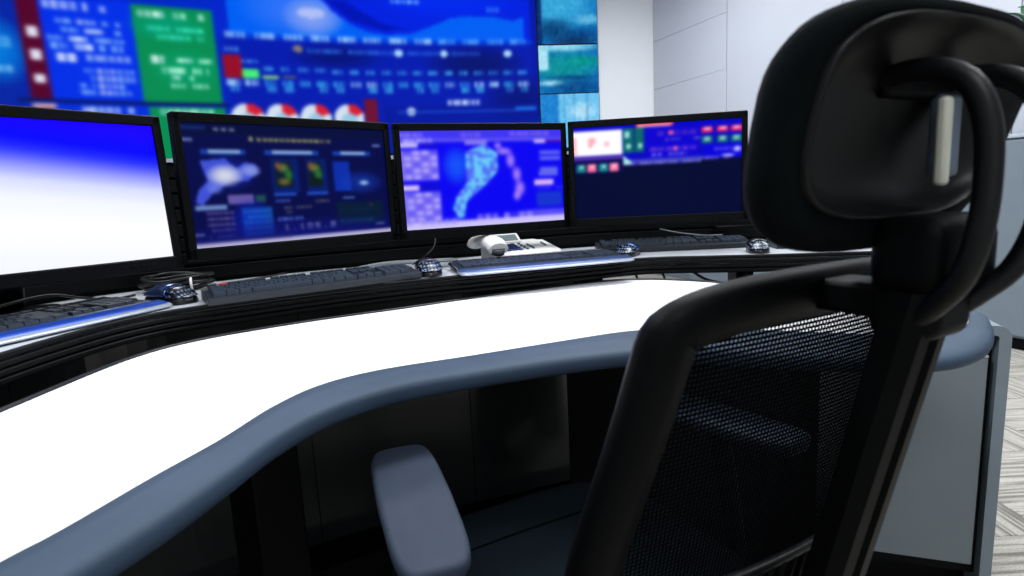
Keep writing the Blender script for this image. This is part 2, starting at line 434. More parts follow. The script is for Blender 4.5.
v.text(5.32, 5.62, 3.13, 0.04, (120, 190, 255)); v.text(6.3, 6.5, 3.06, 0.05, (60, 140, 255))
v.rect(3.66, 6.9, 1.5, 2.74, (4, 28, 175)); v.rect(6.83, 6.9, 2.3, 3.3, (2, 26, 165))
v.soft(6.2, 2.5, 0.6, 0.22, (4, 18, 105), 0.9); v.soft(4.7, 2.55, 0.5, 0.14, (4, 16, 110), 0.8); v.soft(6.7, 2.1, 0.5, 0.3, (3, 18, 120), 0.9)
v.rect(3.72, 6.85, 2.69, 2.74, (0, 60, 220))
for k in range(12):
    x = 3.68+k*0.265; v.text(x, x+0.19, 2.725, 0.05, (150, 200, 255) if k < 8 else (80, 160, 255), 1, 0)
v.ell(4.34, 2.615, 0.045, 0.035, (130, 120, 120))
for a, b, c in ((4.42, 4.78, (50, 120, 240)), (4.84, 5.30, (50, 120, 240)), (5.45, 5.80, (40, 110, 235)), (5.93, 6.25, (40, 90, 220))): v.text(a, b, 2.60, 0.05, c, 0.8, 0)
for a in (5.36, 5.85, 6.56): v.ell(a, 2.60, 0.045, 0.035, (170, 215, 255))
v.text(3.66, 3.78, 2.585, 0.045, (110, 180, 250))
v.rect(3.635, 3.79, 2.315, 2.535, (150, 12, 40)); v.rect(3.80, 3.95, 2.315, 2.40, (70, 240, 120)); v.rect(3.98, 4.12, 2.31, 2.345, (150, 225, 120)); v.rect(4.17, 4.29, 2.33, 2.352, (150, 130, 60))
v.text(3.80, 3.94, 2.475, 0.04, (80, 150, 240), 1, 0)
for k in range(19):
    x = 3.65+k*0.168
    if k > 1: v.text(x, x+0.1, 2.415-(0.02 if k > 5 else 0), 0.045, (60, 150, 235), 1, 0)
    bright = (170, 215, 255) if k in (0, 1, 7, 8, 13, 15, 16, 18) else (50, 160, 235)
    v.text(x, x+0.11, 2.275, 0.05, bright, 1, 0)
    if k % 3 != 1: v.text(x+0.02, x+0.12, 2.215, 0.05, (60, 170, 235), 0.9, 0)
for x in (3.80, 4.12, 4.45, 4.79):
    v.ell(x, 1.93, 0.155, 0.145, (210, 225, 240))
    v.put((((v.X-x)/0.155)**2+((v.Y-1.93)/0.145)**2 < 1) & (v.X-x > 0.0) & (v.Y-1.93 > (v.X-x)*0.35), (215, 30, 50))
    v.ell(x, 1.90, 0.085, 0.08, (150, 200, 230))
v.rect(4.96, 5.09, 1.5, 2.12, (110, 16, 50))
v.rect(5.15, 6.9, 1.5, 2.05, (3, 24, 150), 0.6)
v.text(5.86, 6.22, 2.085, 0.055, (200, 220, 255), 1, 0); v.ell(5.45, 1.99, 0.05, 0.045, (200, 210, 235)); v.rect(5.3, 6.86, 1.985, 1.993, (30, 90, 220)); v.rect(6.62, 6.86, 2.0, 2.02, (20, 110, 230))
v.blur(1.1)
v.build('display_panel', M_led, vw, wpos(0.0))
def cctv(z0, z1, kind):
    p = Pic(48, max(12, int((z1-z0)/0.0145)), 6.915, 7.6, z0, z1, (10, 110, 180))
    if kind == 0:
        p.soft(7.15, 3.1, 0.5, 0.3, (60, 170, 220)); p.soft(7.1, 2.85, 0.25, 0.14, (4, 60, 110), 0.9); p.soft(7.4, 2.78, 0.3, 0.1, (6, 60, 120), 0.8); p.soft(7.5, 2.95, 0.2, 0.07, (120, 200, 235), 0.8); p.rect(6.9, 6.97, 2.6, 3.3, (6, 46, 110))
        p.soft(7.3, 2.72, 0.3, 0.05, (10, 40, 80), 0.8)
    elif kind == 1:
        p.soft(7.2, 2.45, 0.5, 0.2, (10, 150, 150), 0.9); p.rect(6.9, 7.02, 2.42, 2.7, (170, 225, 245)); p.soft(7.2, 2.66, 0.5, 0.06, (150, 220, 240)); p.soft(7.45, 2.5, 0.25, 0.07, (0, 150, 140), 0.9)
        p.soft(7.05, 2.27, 0.2, 0.035, (180, 230, 245)); p.soft(7.35, 2.22, 0.35, 0.1, (4, 70, 130), 0.9); p.soft(7.3, 2.33, 0.35, 0.03, (0, 50, 110), 0.8)
    else:
        p.rect(6.9, 7.6, 1.5, 2.2, (110, 195, 240)); p.rect(6.9, 7.12, 1.5, 2.2, (30, 130, 210)); p.soft(7.4, 1.95, 0.2, 0.12, (190, 230, 250), 0.9)
        for x in (7.18, 7.3, 7.45): p.rect(x, x+0.02, 1.5, 2.2, (60, 140, 200), 0.6)
    n = rng.normal(0, 1, p.a.shape[:2])[..., None]*14; p.a = p.a+n; p.blur(0.9)
    p.build('camera_view', M_led, vw, wpos(0.0))
cctv(2.695, 3.3, 0); cctv(2.16, 2.68, 1); cctv(1.55, 2.148, 2)
# cabinet behind the picture: shell, edge trims
mb = MB(); U = np.linspace(0, 7.6, 60)
a, b = arc(U, 0.006); c, d = arc(U, 0.045)
for z0, z1, nm, m_ in ((1.535, 3.315, 'backing', M_black),):
    rings = [[(a[i], b[i], z0), (c[i], d[i], z0), (c[i], d[i], z1), (a[i], b[i], z1)] for i in range(60)]
    mb.loft(rings, smooth=False)
mb.build('backing', M_black, vw)
a, b = arc(U, -0.002); c, d = arc(U, 0.045); mb = MB()
mb.loft([[(a[i], b[i], 0.0), (c[i], d[i], 0.0), (c[i], d[i], 1.53), (a[i], b[i], 1.53)] for i in range(60)], smooth=False)
mb.build('plinth_panel', M_black, vw)

# ------------------------------------------------------------------ grey low cabinet by the right wall, plant on it
cabp = Vector((1.794, 5.716, 0)); cb = thing('low_cabinet', cabp, wang, 'long blue-grey waist-high cabinet along the right wall', 'cabinet')
MB().rbox(0, 4.6, 0.012, 0.40, 0.07, 1.205, 0.004, 1).build('body', M_cab, cb)
MB().box(0.02, 4.58, 0.03, 0.39, 0, 0.07).build('plinth', M_black, cb)
MB().rbox(-0.005, 4.605, -0.006, 0.40, 1.206, 1.228, 0.004, 1).build('cabinet_top', M_cabtop, cb)
for k in range(8):
    dr = MB().rbox(k*0.575+0.003, (k+1)*0.575-0.003, -0.004, 0.0115, 0.085, 1.195, 0.003, 1).build('door', M_cab, cb)
    hx = k*0.575+(0.53 if k % 2 == 0 else 0.045)
    MB().rbox(hx-0.006, hx+0.006, -0.022, -0.004, 0.72, 0.86, 0.003, 1).build('handle', M_chrome, dr)
pp = cabp+Vector((wdir.x*2.735, wdir.y*2.735, 1.228))+Vector((0.9165, 0.4, 0))*0.15
pl = thing('potted_plant', pp, 0, 'leafy green potted plant standing on the blue-grey cabinet at right', 'plant')
MB().lathe([(0.075, 0.0), (0.10, 0.17), (0.108, 0.175), (0.108, 0.19), (0.094, 0.19), (0.092, 0.165)], 20).build('pot', M_pot, pl)
MB().lathe([(0.0, 0.158), (0.09, 0.158), (0.09, 0.166), (0.0, 0.168)], 16).build('soil', M_soil, pl)
leaf0 = None
def leaf_mb():
    m = MB(); L = 9; rows = []
    for i in range(L+1):
        t = i/L; w = 0.028*math.sin(math.pi*t**0.8)*(1-0.25*t)+0.0006
        x = 0.13*t; z = 0.03*math.sin(t*2.2)-0.05*t*t
        rows.append([(x, -w, z+0.006), (x, 0, z), (x, w, z+0.006), (x, w*0.98, z+0.007), (x, 0, z+0.0016), (x, -w*0.98, z+0.007)])
    return m.loft(rows)
for s in range(9):
    az = s*2.4; lean = 0.06+0.16*rng.random(); hh = 0.30+0.28*rng.random()
    pts = [(math.cos(az)*0.03, math.sin(az)*0.03, 0.15)]+[(math.cos(az)*(0.03+lean*t*t), math.sin(az)*(0.03+lean*t*t), 0.15+hh*t) for t in (0.3, 0.6, 0.85, 1)]
    MB().tube(pts, 0.004, 6).build('stem', M_stem, pl)
    for k in range(9):
        t = 0.25+0.75*k/8; p = Vector((math.cos(az)*(0.03+lean*t*t), math.sin(az)*(0.03+lean*t*t), 0.15+hh*t))
        if leaf0 is None: o = leaf0 = leaf_mb().build('leaf', M_leaf, pl)
        else: o = copy_part(leaf0, pl)
        o.location = p; o.rotation_euler = (rng.uniform(-0.4, 0.4), rng.uniform(-0.9, 0.3), az+k*2.2+rng.uniform(-0.4, 0.4)); sc_ = rng.uniform(0.75, 1.2); o.scale = (sc_,)*3

# ------------------------------------------------------------------ console: base, raised shelf, slat wall
ZS = 0.84
shelf_pts = [(-0.75, -0.25), (-0.748, 0.3), (-0.745, 0.6), (-0.743, 0.82), (-0.735, 0.94), (-0.712, 1.045), (-0.66, 1.125), (-0.56, 1.20), (-0.42, 1.29), (-0.21, 1.385), (0.0, 1.455), (0.19, 1.525), (0.33, 1.575), (0.42, 1.582), (0.54, 1.553), (0.70, 1.515), (0.90, 1.477), (1.15, 1.437)]
SP = spline(shelf_pts, 150)
SN = normals2(SP)
SHELF0 = Vector((-0.2, 1.6, 0))
sh = thing('console_shelf', SHELF0, 0, 'raised grey console shelf with black ribbed edge carrying keyboards and phone', 'shelf')
mb = MB(); sweep(mb, SP, [(0.010, ZS), (0.010, ZS-0.022), (0.47, ZS-0.022), (0.47, ZS)]); mb.build('shelf_top', M_shelf, sh, world=True)
for k in range(4):
    z1 = ZS+0.0015-k*0.0122
    mb = MB(); sweep(mb, SP, [(0.0, z1-0.002), (0.002, z1), (0.0095, z1), (0.0095, z1-0.0098), (0.002, z1-0.0098), (0.0, z1-0.0078)])
    mb.build('edge_rib', M_slat, sh, world=True)
mb = MB(); sweep(mb, SP, [(0.012, ZS-0.023), (0.012, ZS-0.047), (0.03, ZS-0.047), (0.03, ZS-0.023)]); mb.build('edge_core', M_black, sh, world=True)

def sub(P, a, b):   # part of a path by fraction
    n = len(P); return P[int(a*(n-1)):int(b*(n-1))+1]
cbse = thing('console_cabinet', SHELF0, 0, 'dark grey panelled console cabinet standing under the raised shelf', 'cabinet')
BP = SP+SN*0.20
frac = [i for i, p in enumerate(SP) if p[0] < 0.325 or p[1] < 1.0]
i_end = max(frac)
cuts = np.linspace(0, i_end, 7).astype(int)
for a, b in zip(cuts[:-1], cuts[1:]):
    seg = SP[a:b+1].copy()
    mb = MB(); N = SN[a:b+1]
    rings = [[(p[0]+n[0]*o, p[1]+n[1]*o, z) for (o, z) in ((0.20, 0.12), (0.218, 0.12), (0.218, ZS-0.024), (0.20, ZS-0.024))] for p, n in zip(seg, N)]
    # hairline seams between the panels
    t0 = np.array(rings[1])-np.array(rings[0]); t0 *= 0.0025/max(np.linalg.norm(t0[0]), 1e-6); rings[0] = (np.array(rings[0])+t0).tolist()
    mb.loft(rings, smooth=False); mb.build('base_panel', M_panel, cbse, world=True)
for a, b in ((i_end, i_end+11), (i_end+11, i_end+22), (i_end+22, 147)):
    N = SN[a:b+1]; mb = MB()
    rings = [[(p[0]+n[0]*o, p[1]+n[1]*o, z) for (o, z) in ((0.20, 0.12), (0.218, 0.12), (0.218, 0.64), (0.20, 0.64))] for p, n in zip(SP[a:b+1], N)]
    t0 = np.array(rings[1])-np.array(rings[0]); t0 *= 0.0025/np.linalg.norm(t0[0]); rings[0] = (np.array(rings[0])+t0).tolist()
    mb.loft(rings, smooth=False).build('base_panel', M_panel, cbse, world=True)
mb = MB(); seg = SP[:i_end+1]; N = SN[:i_end+1]
mb.loft([[(p[0]+n[0]*o, p[1]+n[1]*o, z) for (o, z) in ((0.222, 0.0), (0.25, 0.0), (0.25, ZS-0.024), (0.222, ZS-0.024))] for p, n in zip(seg, N)], smooth=False)
mb.build('inner_board', M_black, cbse, world=True)
mb = MB()
mb.loft([[(p[0]+n[0]*o, p[1]+n[1]*o, z) for (o, z) in ((0.09, 0.0), (0.198, 0.0), (0.198, 0.112), (0.09, 0.112))] for p, n in zip(SP[:i_end+1], SN[:i_end+1])], smooth=False)
mb.build('kick_plate', M_black, cbse, world=True)
for i in (i_end-1, int(np.argmin(abs(SP[:, 0]-0.66))), int(np.argmin(abs(SP[:, 0]-1.04)))):
    p, n = SP[i], SN[i]; q = p+n*(0.32 if p[0] > 0.5 else 0.24)
    A = Matrix.Translation((q[0], q[1], 0)) @ Matrix.Rotation(math.atan2(n[1], n[0]), 4, 'Z')
    MB().rbox(-0.09, 0.09, -0.025, 0.025, 0.0, ZS-0.024, 0.003, 1, A).build('support_post', M_black, cbse, world=True)

sw = thing('slat_wall', SHELF0, 0, 'low black slatted panel standing along the back of the console shelf', 'panel')
OFF = 0.42
for k in range(8):
    z0 = ZS+0.012+k*0.038
    mb = MB(); sweep(mb, SP[4:], [(OFF, z0+0.003), (OFF+0.004, z0), (OFF+0.014, z0), (OFF+0.014, z0+0.034), (OFF+0.004, z0+0.034), (OFF, z0+0.031)])
    mb.build('slat', M_slat, sw, world=True)
mb = MB(); sweep(mb, SP[4:], [(OFF+0.0145, ZS+0.001), (OFF+0.03, ZS+0.001), (OFF+0.03, ZS+0.316), (OFF+0.0145, ZS+0.316)]); mb.build('backing', M_black, sw, world=True)
mb = MB(); sweep(mb, SP[4:], [(OFF-0.004, ZS+0.317), (OFF+0.034, ZS+0.317), (OFF+0.034, ZS+0.327), (OFF-0.004, ZS+0.327)]); o = mb.build('top_cap', M_cabtop, sw, world=True); tag(o, 'pale grey top cap of the slatted panel')

# ------------------------------------------------------------------ lower desk
ZD = CZ-0.245; KD_ = 0.245/0.265
DB = spline([(-0.733, -0.25), (-0.731, 0.3), (-0.729, 0.6), (-0.727, 0.8), (-0.722, 0.99), (-0.702, 1.09), (-0.664, 1.155), (-0.596, 1.22), (-0.454, 1.315), (-0.26, 1.415), (-0.087, 1.515), (0.10, 1.61), (0.261, 1.674), (0.379, 1.676), (0.50, 1.61), (0.64, 1.47), (0.76, 1.31), (0.84, 1.17), (0.868, 1.10), (0.862, 1.055)], 150)
DW = spline([(-0.52, -0.25), (-0.48, 0.1), (-0.425, 0.38), (-0.400, 0.46), (-0.378, 0.55), (-0.352, 0.64), (-0.332, 0.745), (-0.295, 0.83), (-0.218, 0.894), (-0.077, 0.95), (0.082, 1.016), (0.20, 1.062), (0.29, 1.072), (0.38, 1.055), (0.48, 1.01), (0.60, 0.955), (0.70, 0.935), (0.78, 0.97), (0.835, 1.025), (0.862, 1.055)], 150)
DO = spline([(-0.43, -0.25), (-0.405, 0.05), (-0.365, 0.33), (-0.338, 0.43), (-0.320, 0.49), (-0.303, 0.57), (-0.287, 0.655), (-0.248, 0.745), (-0.173, 0.815), (-0.057, 0.864), (0.072, 0.906), (0.20, 0.933), (0.30, 0.928), (0.403, 0.885), (0.52, 0.84), (0.631, 0.822), (0.725, 0.862), (0.81, 0.94), (0.885, 1.04), (0.915, 1.11), (0.90, 1.19)], 150)
DB, DW, DO = DB*KD_, DW*KD_, DO*KD_
DESK0 = Vector((0.0, 1.1, 0))
dk = thing('console_desk', DESK0, 0, 'wavy white console worktop with padded blue-grey front edge', 'desk')
bm = bmesh.new()
ring = [bm.verts.new((p[0], p[1], ZD)) for p in DW] + [bm.verts.new((p[0], p[1], ZD)) for p in DB[-2::-1]]
f0 = bm.faces.new(ring)
ex = bmesh.ops.extrude_face_region(bm, geom=[f0])
for g in ex['geom']:
    if isinstance(g, bmesh.types.BMVert): g.co.z -= 0.028
bmesh.ops.triangulate(bm, faces=[f for f in bm.faces if len(f.verts) > 4])
bmesh.ops.recalc_face_normals(bm, faces=bm.faces)
for q in bm.verts: q.co -= DESK0
me = bpy.data.meshes.new('worktop'); bm.to_mesh(me); bm.free(); me.materials.append(M_white)
o = bpy.data.objects.new('worktop', me); COL.objects.link(o); o.parent = dk
mb = MB(); rings = []
for a, b in zip(DW, DO):
    d = b-a; pr = [(0.0, -0.026), (0.0, -0.0025), (0.012, -0.0025), (0.03, 0.0006), (0.30, 0.0008), (0.60, 0.0), (0.86, -0.0015), (0.955, -0.005), (0.992, -0.011), (1.0, -0.018), (0.985, -0.025), (0.94, -0.028), (0.7, -0.029), (0.1, -0.029)]
    rings.append([(a[0]+d[0]*t, a[1]+d[1]*t, ZD+z) for t, z in pr])
mb.loft(rings); o = mb.build('padded_edge', M_pu, dk, world=True); tag(o, 'padded blue-grey front edge of the white worktop')
mb = MB(); sweep(mb, DB[:-6], [(0.0, ZD-0.03), (0.0, ZD+0.0025), (0.0015, ZD+0.004), (0.0075, ZD+0.004), (0.009, ZD+0.0025), (0.009, ZD-0.03)], True); mb.build('back_edging', M_pu_dark, dk, world=True)
for (x, y, w, d, rz) in ((-0.47, 0.98, 0.075, 0.16, 0.7), (0.21, 1.335, 0.16, 0.06, 0.0), (-0.62, 0.1, 0.06, 0.3, 0.0), (0.60, 1.32, 0.06, 0.14, 0.0)):
    A = Matrix.Translation((x*KD_, y*KD_, 0)) @ Matrix.Rotation(rz, 4, 'Z')
    MB().rbox(-w/2, w/2, -d/2, d/2, 0.0, ZD-0.029, 0.004, 1, A).build('desk_leg', M_black, dk, world=True)

MODB = spline([(0.12, 1.29), (0.30, 1.27), (0.48, 1.24), (0.66, 1.20)], 12)*KD_
mb = MB(); sweep(mb, MODB, [(0.0, 0.05), (0.018, 0.05), (0.018, ZD-0.029), (0.0, ZD-0.029)]); mb.build('modesty_board', M_black, dk, world=True)

# ------------------------------------------------------------------ grey pedestal at the right end of the console
pedang = math.atan2(-0.346, 0.938)
pd = thing('end_pedestal', (1.027, 1.20, 0), pedang, 'grey panelled pedestal with rounded frame at the right desk end', 'pedestal')
def arch(x0, x1, zt, r, y0, y1, th):
    """frame of constant thickness: up the right side, over the top, down the left side, rounded corners"""
    outer = [(x1, 0.0)]+[(x1-r+r*math.cos(t), zt-r+r*math.sin(t)) for t in np.linspace(0, math.pi/2, 9)]+[(x0+r+r*math.cos(t), zt-r+r*math.sin(t)) for t in np.linspace(math.pi/2, math.pi, 9)]+[(x0, 0.0)]
    ri = max(r-th, 0.004)
    inner = [(x1-th, 0.0)]+[(x1-th-ri+ri*math.cos(t), zt-th-ri+ri*math.sin(t)) for t in np.linspace(0, math.pi/2, 9)]+[(x0+th+ri+ri*math.cos(t), zt-th-ri+ri*math.sin(t)) for t in np.linspace(math.pi/2, math.pi, 9)]+[(x0+th, 0.0)]
    return [[(a[0], y0, a[1]), (a[0], y1, a[1]), (b[0], y1, b[1]), (b[0], y0, b[1])] for a, b in zip(outer, inner)]
MB().loft(arch(-0.42, 0.037, 0.702, 0.028, 0.0, 0.28, 0.022), smooth=False).build('frame', M_pedf, pd)
MB().rbox(-0.397, 0.001, 0.006, 0.024, 0.132, 0.628, 0.002, 1).build('front_panel', M_ped, pd)
MB().rbox(-0.397, 0.001, 0.0055, 0.020, 0.6285, 0.634, 0.001, 1).build('panel_trim', M_cabtop, pd)
MB().box(-0.397, 0.0145, 0.03, 0.27, 0.10, 0.675).build('carcass', M_black, pd)
MB().box(-0.397, 0.0145, 0.08, 0.25, 0.0, 0.098).build('recessed_plinth', M_black, pd)

# ------------------------------------------------------------------ monitors
SWD, SHT = 0.474, 0.262
def monitor(cx, cy, cz, hd, tilt, label, pic, stand):
    """origin on the shelf below the screen centre; local -y faces the user"""
    t = thing('monitor', (cx, cy, ZS), hd, label, 'monitor', 'monitors on the console')
    A = Matrix.Translation((0, 0, cz-ZS)) @ Matrix.Rotation(-tilt, 4, 'X')
    w, h = SWD/2, SHT/2; bs, bt, bb_ = 0.0165, 0.020, 0.026
    mb = MB()
    mb.rbox(-w-bs, w+bs, -0.006, 0.020, h, h+bt, 0.003, 2, A); mb.rbox(-w-bs, w+bs, -0.006, 0.020, -h-bb_, -h, 0.003, 2, A)
    mb.rbox(-w-bs, -w, -0.006, 0.020, -h-bb_+0.001, h+bt-0.001, 0.003, 2, A); mb.rbox(w, w+bs, -0.006, 0.020, -h-bb_+0.001, h+bt-0.001, 0.003, 2, A)
    mb.build('bezel', M_bezel, t)
    mb = MB(); n = 4
    rings = []
    for k, y in ((1.0, 0.0205), (1.0, 0.028), (0.96, 0.040), (0.80, 0.052), (0.7, 0.056)):
        a, b0, b1 = (w+bs-0.001)*k, (-h-bb_+0.001)*k, (h+bt-0.001)*k
        rings.append([A @ Vector(p) for p in ((-a, y, b0), (a, y, b0), (a, y, b1), (-a, y, b1))])
    o = mb.loft(rings, smooth=False).build('housing', M_shellp, t)
    mb = MB()
    for k in range(12): mb.box(-0.15+k*0.026, -0.137+k*0.026, 0.0555, 0.0575, 0.05, 0.085, A)
    mb.build('vent', M_black, o)
    mb = MB()
    for k in range(4): mb.rbox(w-0.10+k*0.018, w-0.09+k*0.018, -0.0075, -0.0055, -h-0.016, -h-0.010, 0.0006, 1, A)
    mb.build('button_row', M_bezel, t)
    if pic is not None:
        def pos(X, Y):
            V = np.stack([X*SWD/2, np.full(X.shape, -0.0005), Y*SHT/2], -1)
            R = np.array(A)[:3, :3]; T = np.array(A)[:3, 3]
            V = V @ R.T+T
            return V[..., 0], V[..., 1], V[..., 2]
        pic.build('screen', M_scr, t, pos)
    if stand:
        MB().loft([[(0.095*sgn(math.cos(q))*abs(math.cos(q))**0.7*k, 0.185+0.06*sgn(math.sin(q))*abs(math.sin(q))**0.7*k, z) for q in np.linspace(0, 2*math.pi, 32, endpoint=False)] for k, z in ((1, 0.001), (1, 0.010), (0.97, 0.014), (0.3, 0.020))]).build('stand_base', M_bezel, t)
        MB().tube([(0, 0.180, 0.016), (0, 0.150, 0.08), (0, 0.10, cz-ZS-0.03), (0, 0.062, cz-ZS)], 0.014, 10, rx=0.03).build('stand_neck', M_bezel, t)
    else:
        ln = stand_len[label]
        MB().rbox(-0.05, 0.05, 0.0565, 0.066, -0.05, 0.05, 0.003, 1, A).build('mount_plate', M_bezel, t)
        MB().tube([(0, 0.066, cz-ZS), (0, 0.10, cz-ZS-0.02), (0, ln-0.02, cz-ZS-0.05), (0, ln, cz-ZS-0.05)], 0.014, 10).build('mount_arm', M_bezel, t)
    return t
def sgn(v): return 1 if v >= 0 else -1
stand_len = {}
L1 = 'monitor at far left showing a plain blue to white screen'
L2 = 'second monitor from left, navy dashboard with glowing blue map and number row'
L3 = 'third monitor from left, purple-blue screen with cyan map, behind the white phone'
L4 = 'rightmost monitor, half black screen with white and green tiles along the top'
def arm_len(cx, cy, hd, off):
    # distance from the screen plane to the slat wall along the screen axis
    n = np.array([-math.sin(hd), math.cos(hd)]); best = 9
    Q = SP+SN*off
    for p in Q:
        d = p-np.array([cx, cy]); a = d@n; s = abs(d[0]*n[1]-d[1]*n[0])
        if s < 0.02 and a > 0: best = min(best, a)
    return best
# pictures, unit coordinates -1..1
def U_(x): return x*2-1
p1 = Pic(60, 40, -1, 1, -1, 1, (255, 255, 255))
X, Y = (p1.X+1)/2, (1-p1.Y)/2
g = Y-0.0-0.20*(X-1.0)*0.9-0.0         # how far below the blue corner
g = Y+0.22*(1-X)
st = [(0.0, (30, 0, 235)), (0.10, (22, 2, 255)), (0.22, (4, 6, 255)), (0.30, (40, 50, 255)), (0.40, (140, 145, 255)), (0.50, (212, 218, 255)), (0.62, (240, 244, 255)), (0.8, (250, 251, 255)), (1.3, (236, 240, 255))]
for c in range(3): p1.a[..., c] = np.interp(g, [a for a, _ in st], [b[c] for _, b in st])
p2 = Pic(230, 128, 0, 1, 0, 1, (4, 10, 78))
def R(p, x0, x1, y0, y1, c, al=1.0): p.rect(x0, x1, 1-y1, 1-y0, c, al)
def Tx(p, x0, x1, y, h, c, al=0.9, gap=0.25): p.text(x0, x1, 1-y, h, c, al, gap)
R(p2, 0, 1, 0, 0.09, (6, 14, 66)); R(p2, 0, 1, 0.09, 0.14, (4, 12, 80))
for x in (0.16, 0.2, 0.24): R(p2, x, x+0.025, 0.035, 0.06, (120, 130, 170))
R(p2, 0.0, 0.12, 0.03, 0.05, (20, 50, 130))
R(p2, 0.33, 0.35, 0.10, 0.14, (150, 150, 110)); Tx(p2, 0.37, 0.74, 0.125, 0.03, (160, 158, 100))
R(p2, 0.0, 0.05, 0.125, 0.145, (120, 130, 190)); R(p2, 0.94, 0.98, 0.14, 0.16, (110, 130, 190))
for a, b in ((0.10, 0.28), (0.42, 0.64), (0.76, 0.90)):
    R(p2, a-0.02, b+0.03, 0.205, 0.245, (20, 70, 190)); R(p2, a+0.02, b, 0.212, 0.238, (150, 185, 240))
p2.soft(0.21, 1-0.40, 0.15, 0.17, (10, 40, 190), 0.6)
p2.poly([(0.07, 1-0.30), (0.20, 1-0.28), (0.25, 1-0.36), (0.30, 1-0.31), (0.35, 1-0.33), (0.36, 1-0.40), (0.30, 1-0.47), (0.22, 1-0.47), (0.12, 1-0.56), (0.06, 1-0.66), (0.025, 1-0.63), (0.05, 1-0.53), (0.10, 1-0.46)], (70, 90, 235))
p2.soft(0.19, 1-0.42, 0.10, 0.10, (235, 240, 255)); p2.soft(0.32, 1-0.38, 0.06, 0.06, (150, 165, 250)); p2.soft(0.13, 1-0.52, 0.05, 0.06, (120, 140, 250), 0.8)
R(p2, 0.19, 0.32, 0.58, 0.66, (110, 95, 180)); R(p2, 0.33, 0.38, 0.585, 0.65, (30, 80, 90))
R(p2, 0.02, 0.18, 0.66, 0.695, (120, 150, 215)); R(p2, 0.25, 0.41, 0.69, 0.93, (10, 70, 160)); p2.soft(0.30, 1-0.8, 0.12, 0.2, (10, 40, 230), 0.6)
for k in range(5):
    y = 0.725+k*0.048; Tx(p2, 0.07, 0.22, y, 0.022, (130, 110, 200)); Tx(p2, 0.26, 0.40, y, 0.022, (40, 140, 210), 0.7)
R(p2, 0.425, 0.56, 0.28, 0.58, (4, 30, 120)); R(p2, 0.60, 0.70, 0.28, 0.58, (4, 30, 120))
for (a, b) in ((0.44, 0.53), (0.605, 0.68)):
    R(p2, a, b, 0.30, 0.53, (10, 30, 50)); p2.soft((a+b)/2, 1-0.36, 0.035, 0.05, (110, 130, 60)); p2.soft(a+0.02, 1-0.34, 0.02, 0.04, (150, 90, 70)); p2.soft(b-0.02, 1-0.42, 0.025, 0.06, (40, 130, 50)); p2.soft((a+b)/2, 1-0.48, 0.04, 0.04, (120, 110, 50) if a < 0.5 else (10, 30, 20))
R(p2, 0.425, 0.54, 0.575, 0.6, (40, 90, 220)); R(p2, 0.59, 0.70, 0.575, 0.6, (40, 90, 220))
Tx(p2, 0.43, 0.51, 0.645, 0.028, (90, 120, 230)); Tx(p2, 0.63, 0.71, 0.66, 0.02, (110, 110, 110))
Tx(p2, 0.47, 0.61, 0.71, 0.022, (110, 115, 120)); Tx(p2, 0.46, 0.51, 0.75, 0.02, (90, 95, 120)); Tx(p2, 0.43, 0.56, 0.81, 0.03, (90, 120, 230), 1, 0)
p2.digits('1,105,210', 0.46, 1-0.885, 0.055, (205, 205, 195))
R(p2, 0.735, 0.82, 0.30, 0.58, (10, 60, 215), 0.8); p2.soft(0.87, 1-0.5, 0.12, 0.12, (20, 70, 210), 0.6); p2.soft(0.885, 1-0.505, 0.03, 0.03, (170, 215, 255)); R(p2, 0.77, 0.83, 0.63, 0.65, (90, 130, 230))
R(p2, 0.735, 0.97, 0.685, 0.91, (4, 28, 60)); Tx(p2, 0.75, 0.92, 0.86, 0.03, (10, 100, 90), 0.8); Tx(p2, 0.75, 0.95, 0.76, 0.015, (8, 60, 80), 0.7); R(p2, 0.905, 0.92, 0.715, 0.73, (110, 60, 90))
p2.soft(0.5, 0.07, 0.7, 0.14, (14, 20, 140), 0.7); R(p2, 0.0, 0.05, 0.885, 0.905, (110, 120, 190)); R(p2, 0.93, 0.97, 0.90, 0.92, (100, 110, 180))
R(p2, 0, 1, 0.962, 1, (196, 190, 232)); p2.rect(0, 0.5, 0.03, 0.06, (40, 40, 130), 0.5)
p2.a *= 0.88; p2.blur(1.5)
p3 = Pic(200, 112, 0, 1, 0, 1, (8, 2, 238))
lv = (150, 135, 240); lvb = (200, 190, 245)
R(p3, 0, 1, 0, 0.12, (62, 52, 238)); Tx(p3, 0.0, 0.18, 0.04, 0.04, lv); Tx(p3, 0.38, 0.6, 0.045, 0.045, (130, 100, 235)); Tx(p3, 0.64, 0.92, 0.04, 0.045, (125, 105, 230))
R(p3, 0.0, 1, 0.085, 0.105, (110, 100, 240)); Tx(p3, 0.02, 0.2, 0.10, 0.04, lvb)
R(p3, 0, 0.11, 0.12, 0.165, lvb); R(p3, 0.12, 0.24, 0.13, 0.17, (20, 10, 200)); R(p3, 0.40, 0.54, 0.10, 0.15, (140, 120, 235)); R(p3, 0.83, 0.90, 0.10, 0.14, (215, 190, 240)); R(p3, 0.9, 1, 0.10, 0.14, (60, 10, 190))
for (y0, rows) in ((0.19, 5), (0.62, 6)):
    R(p3, 0, 0.23, y0, y0+rows*0.062, (120, 105, 238))
    for r in range(rows):
        for c in range(4): R(p3, 0.02+c*0.055, 0.058+c*0.055, y0+0.008+r*0.062, y0+0.045+r*0.062, (175, 165, 245) if (r+c) % 3 else (95, 85, 235))
R(p3, 0.0, 0.10, 0.545, 0.60, (225, 205, 240)); R(p3, 0.1, 0.23, 0.545, 0.60, (14, 8, 200))
p3.soft(0.34, 1-0.36, 0.10, 0.22, (20, 90, 245), 0.9)
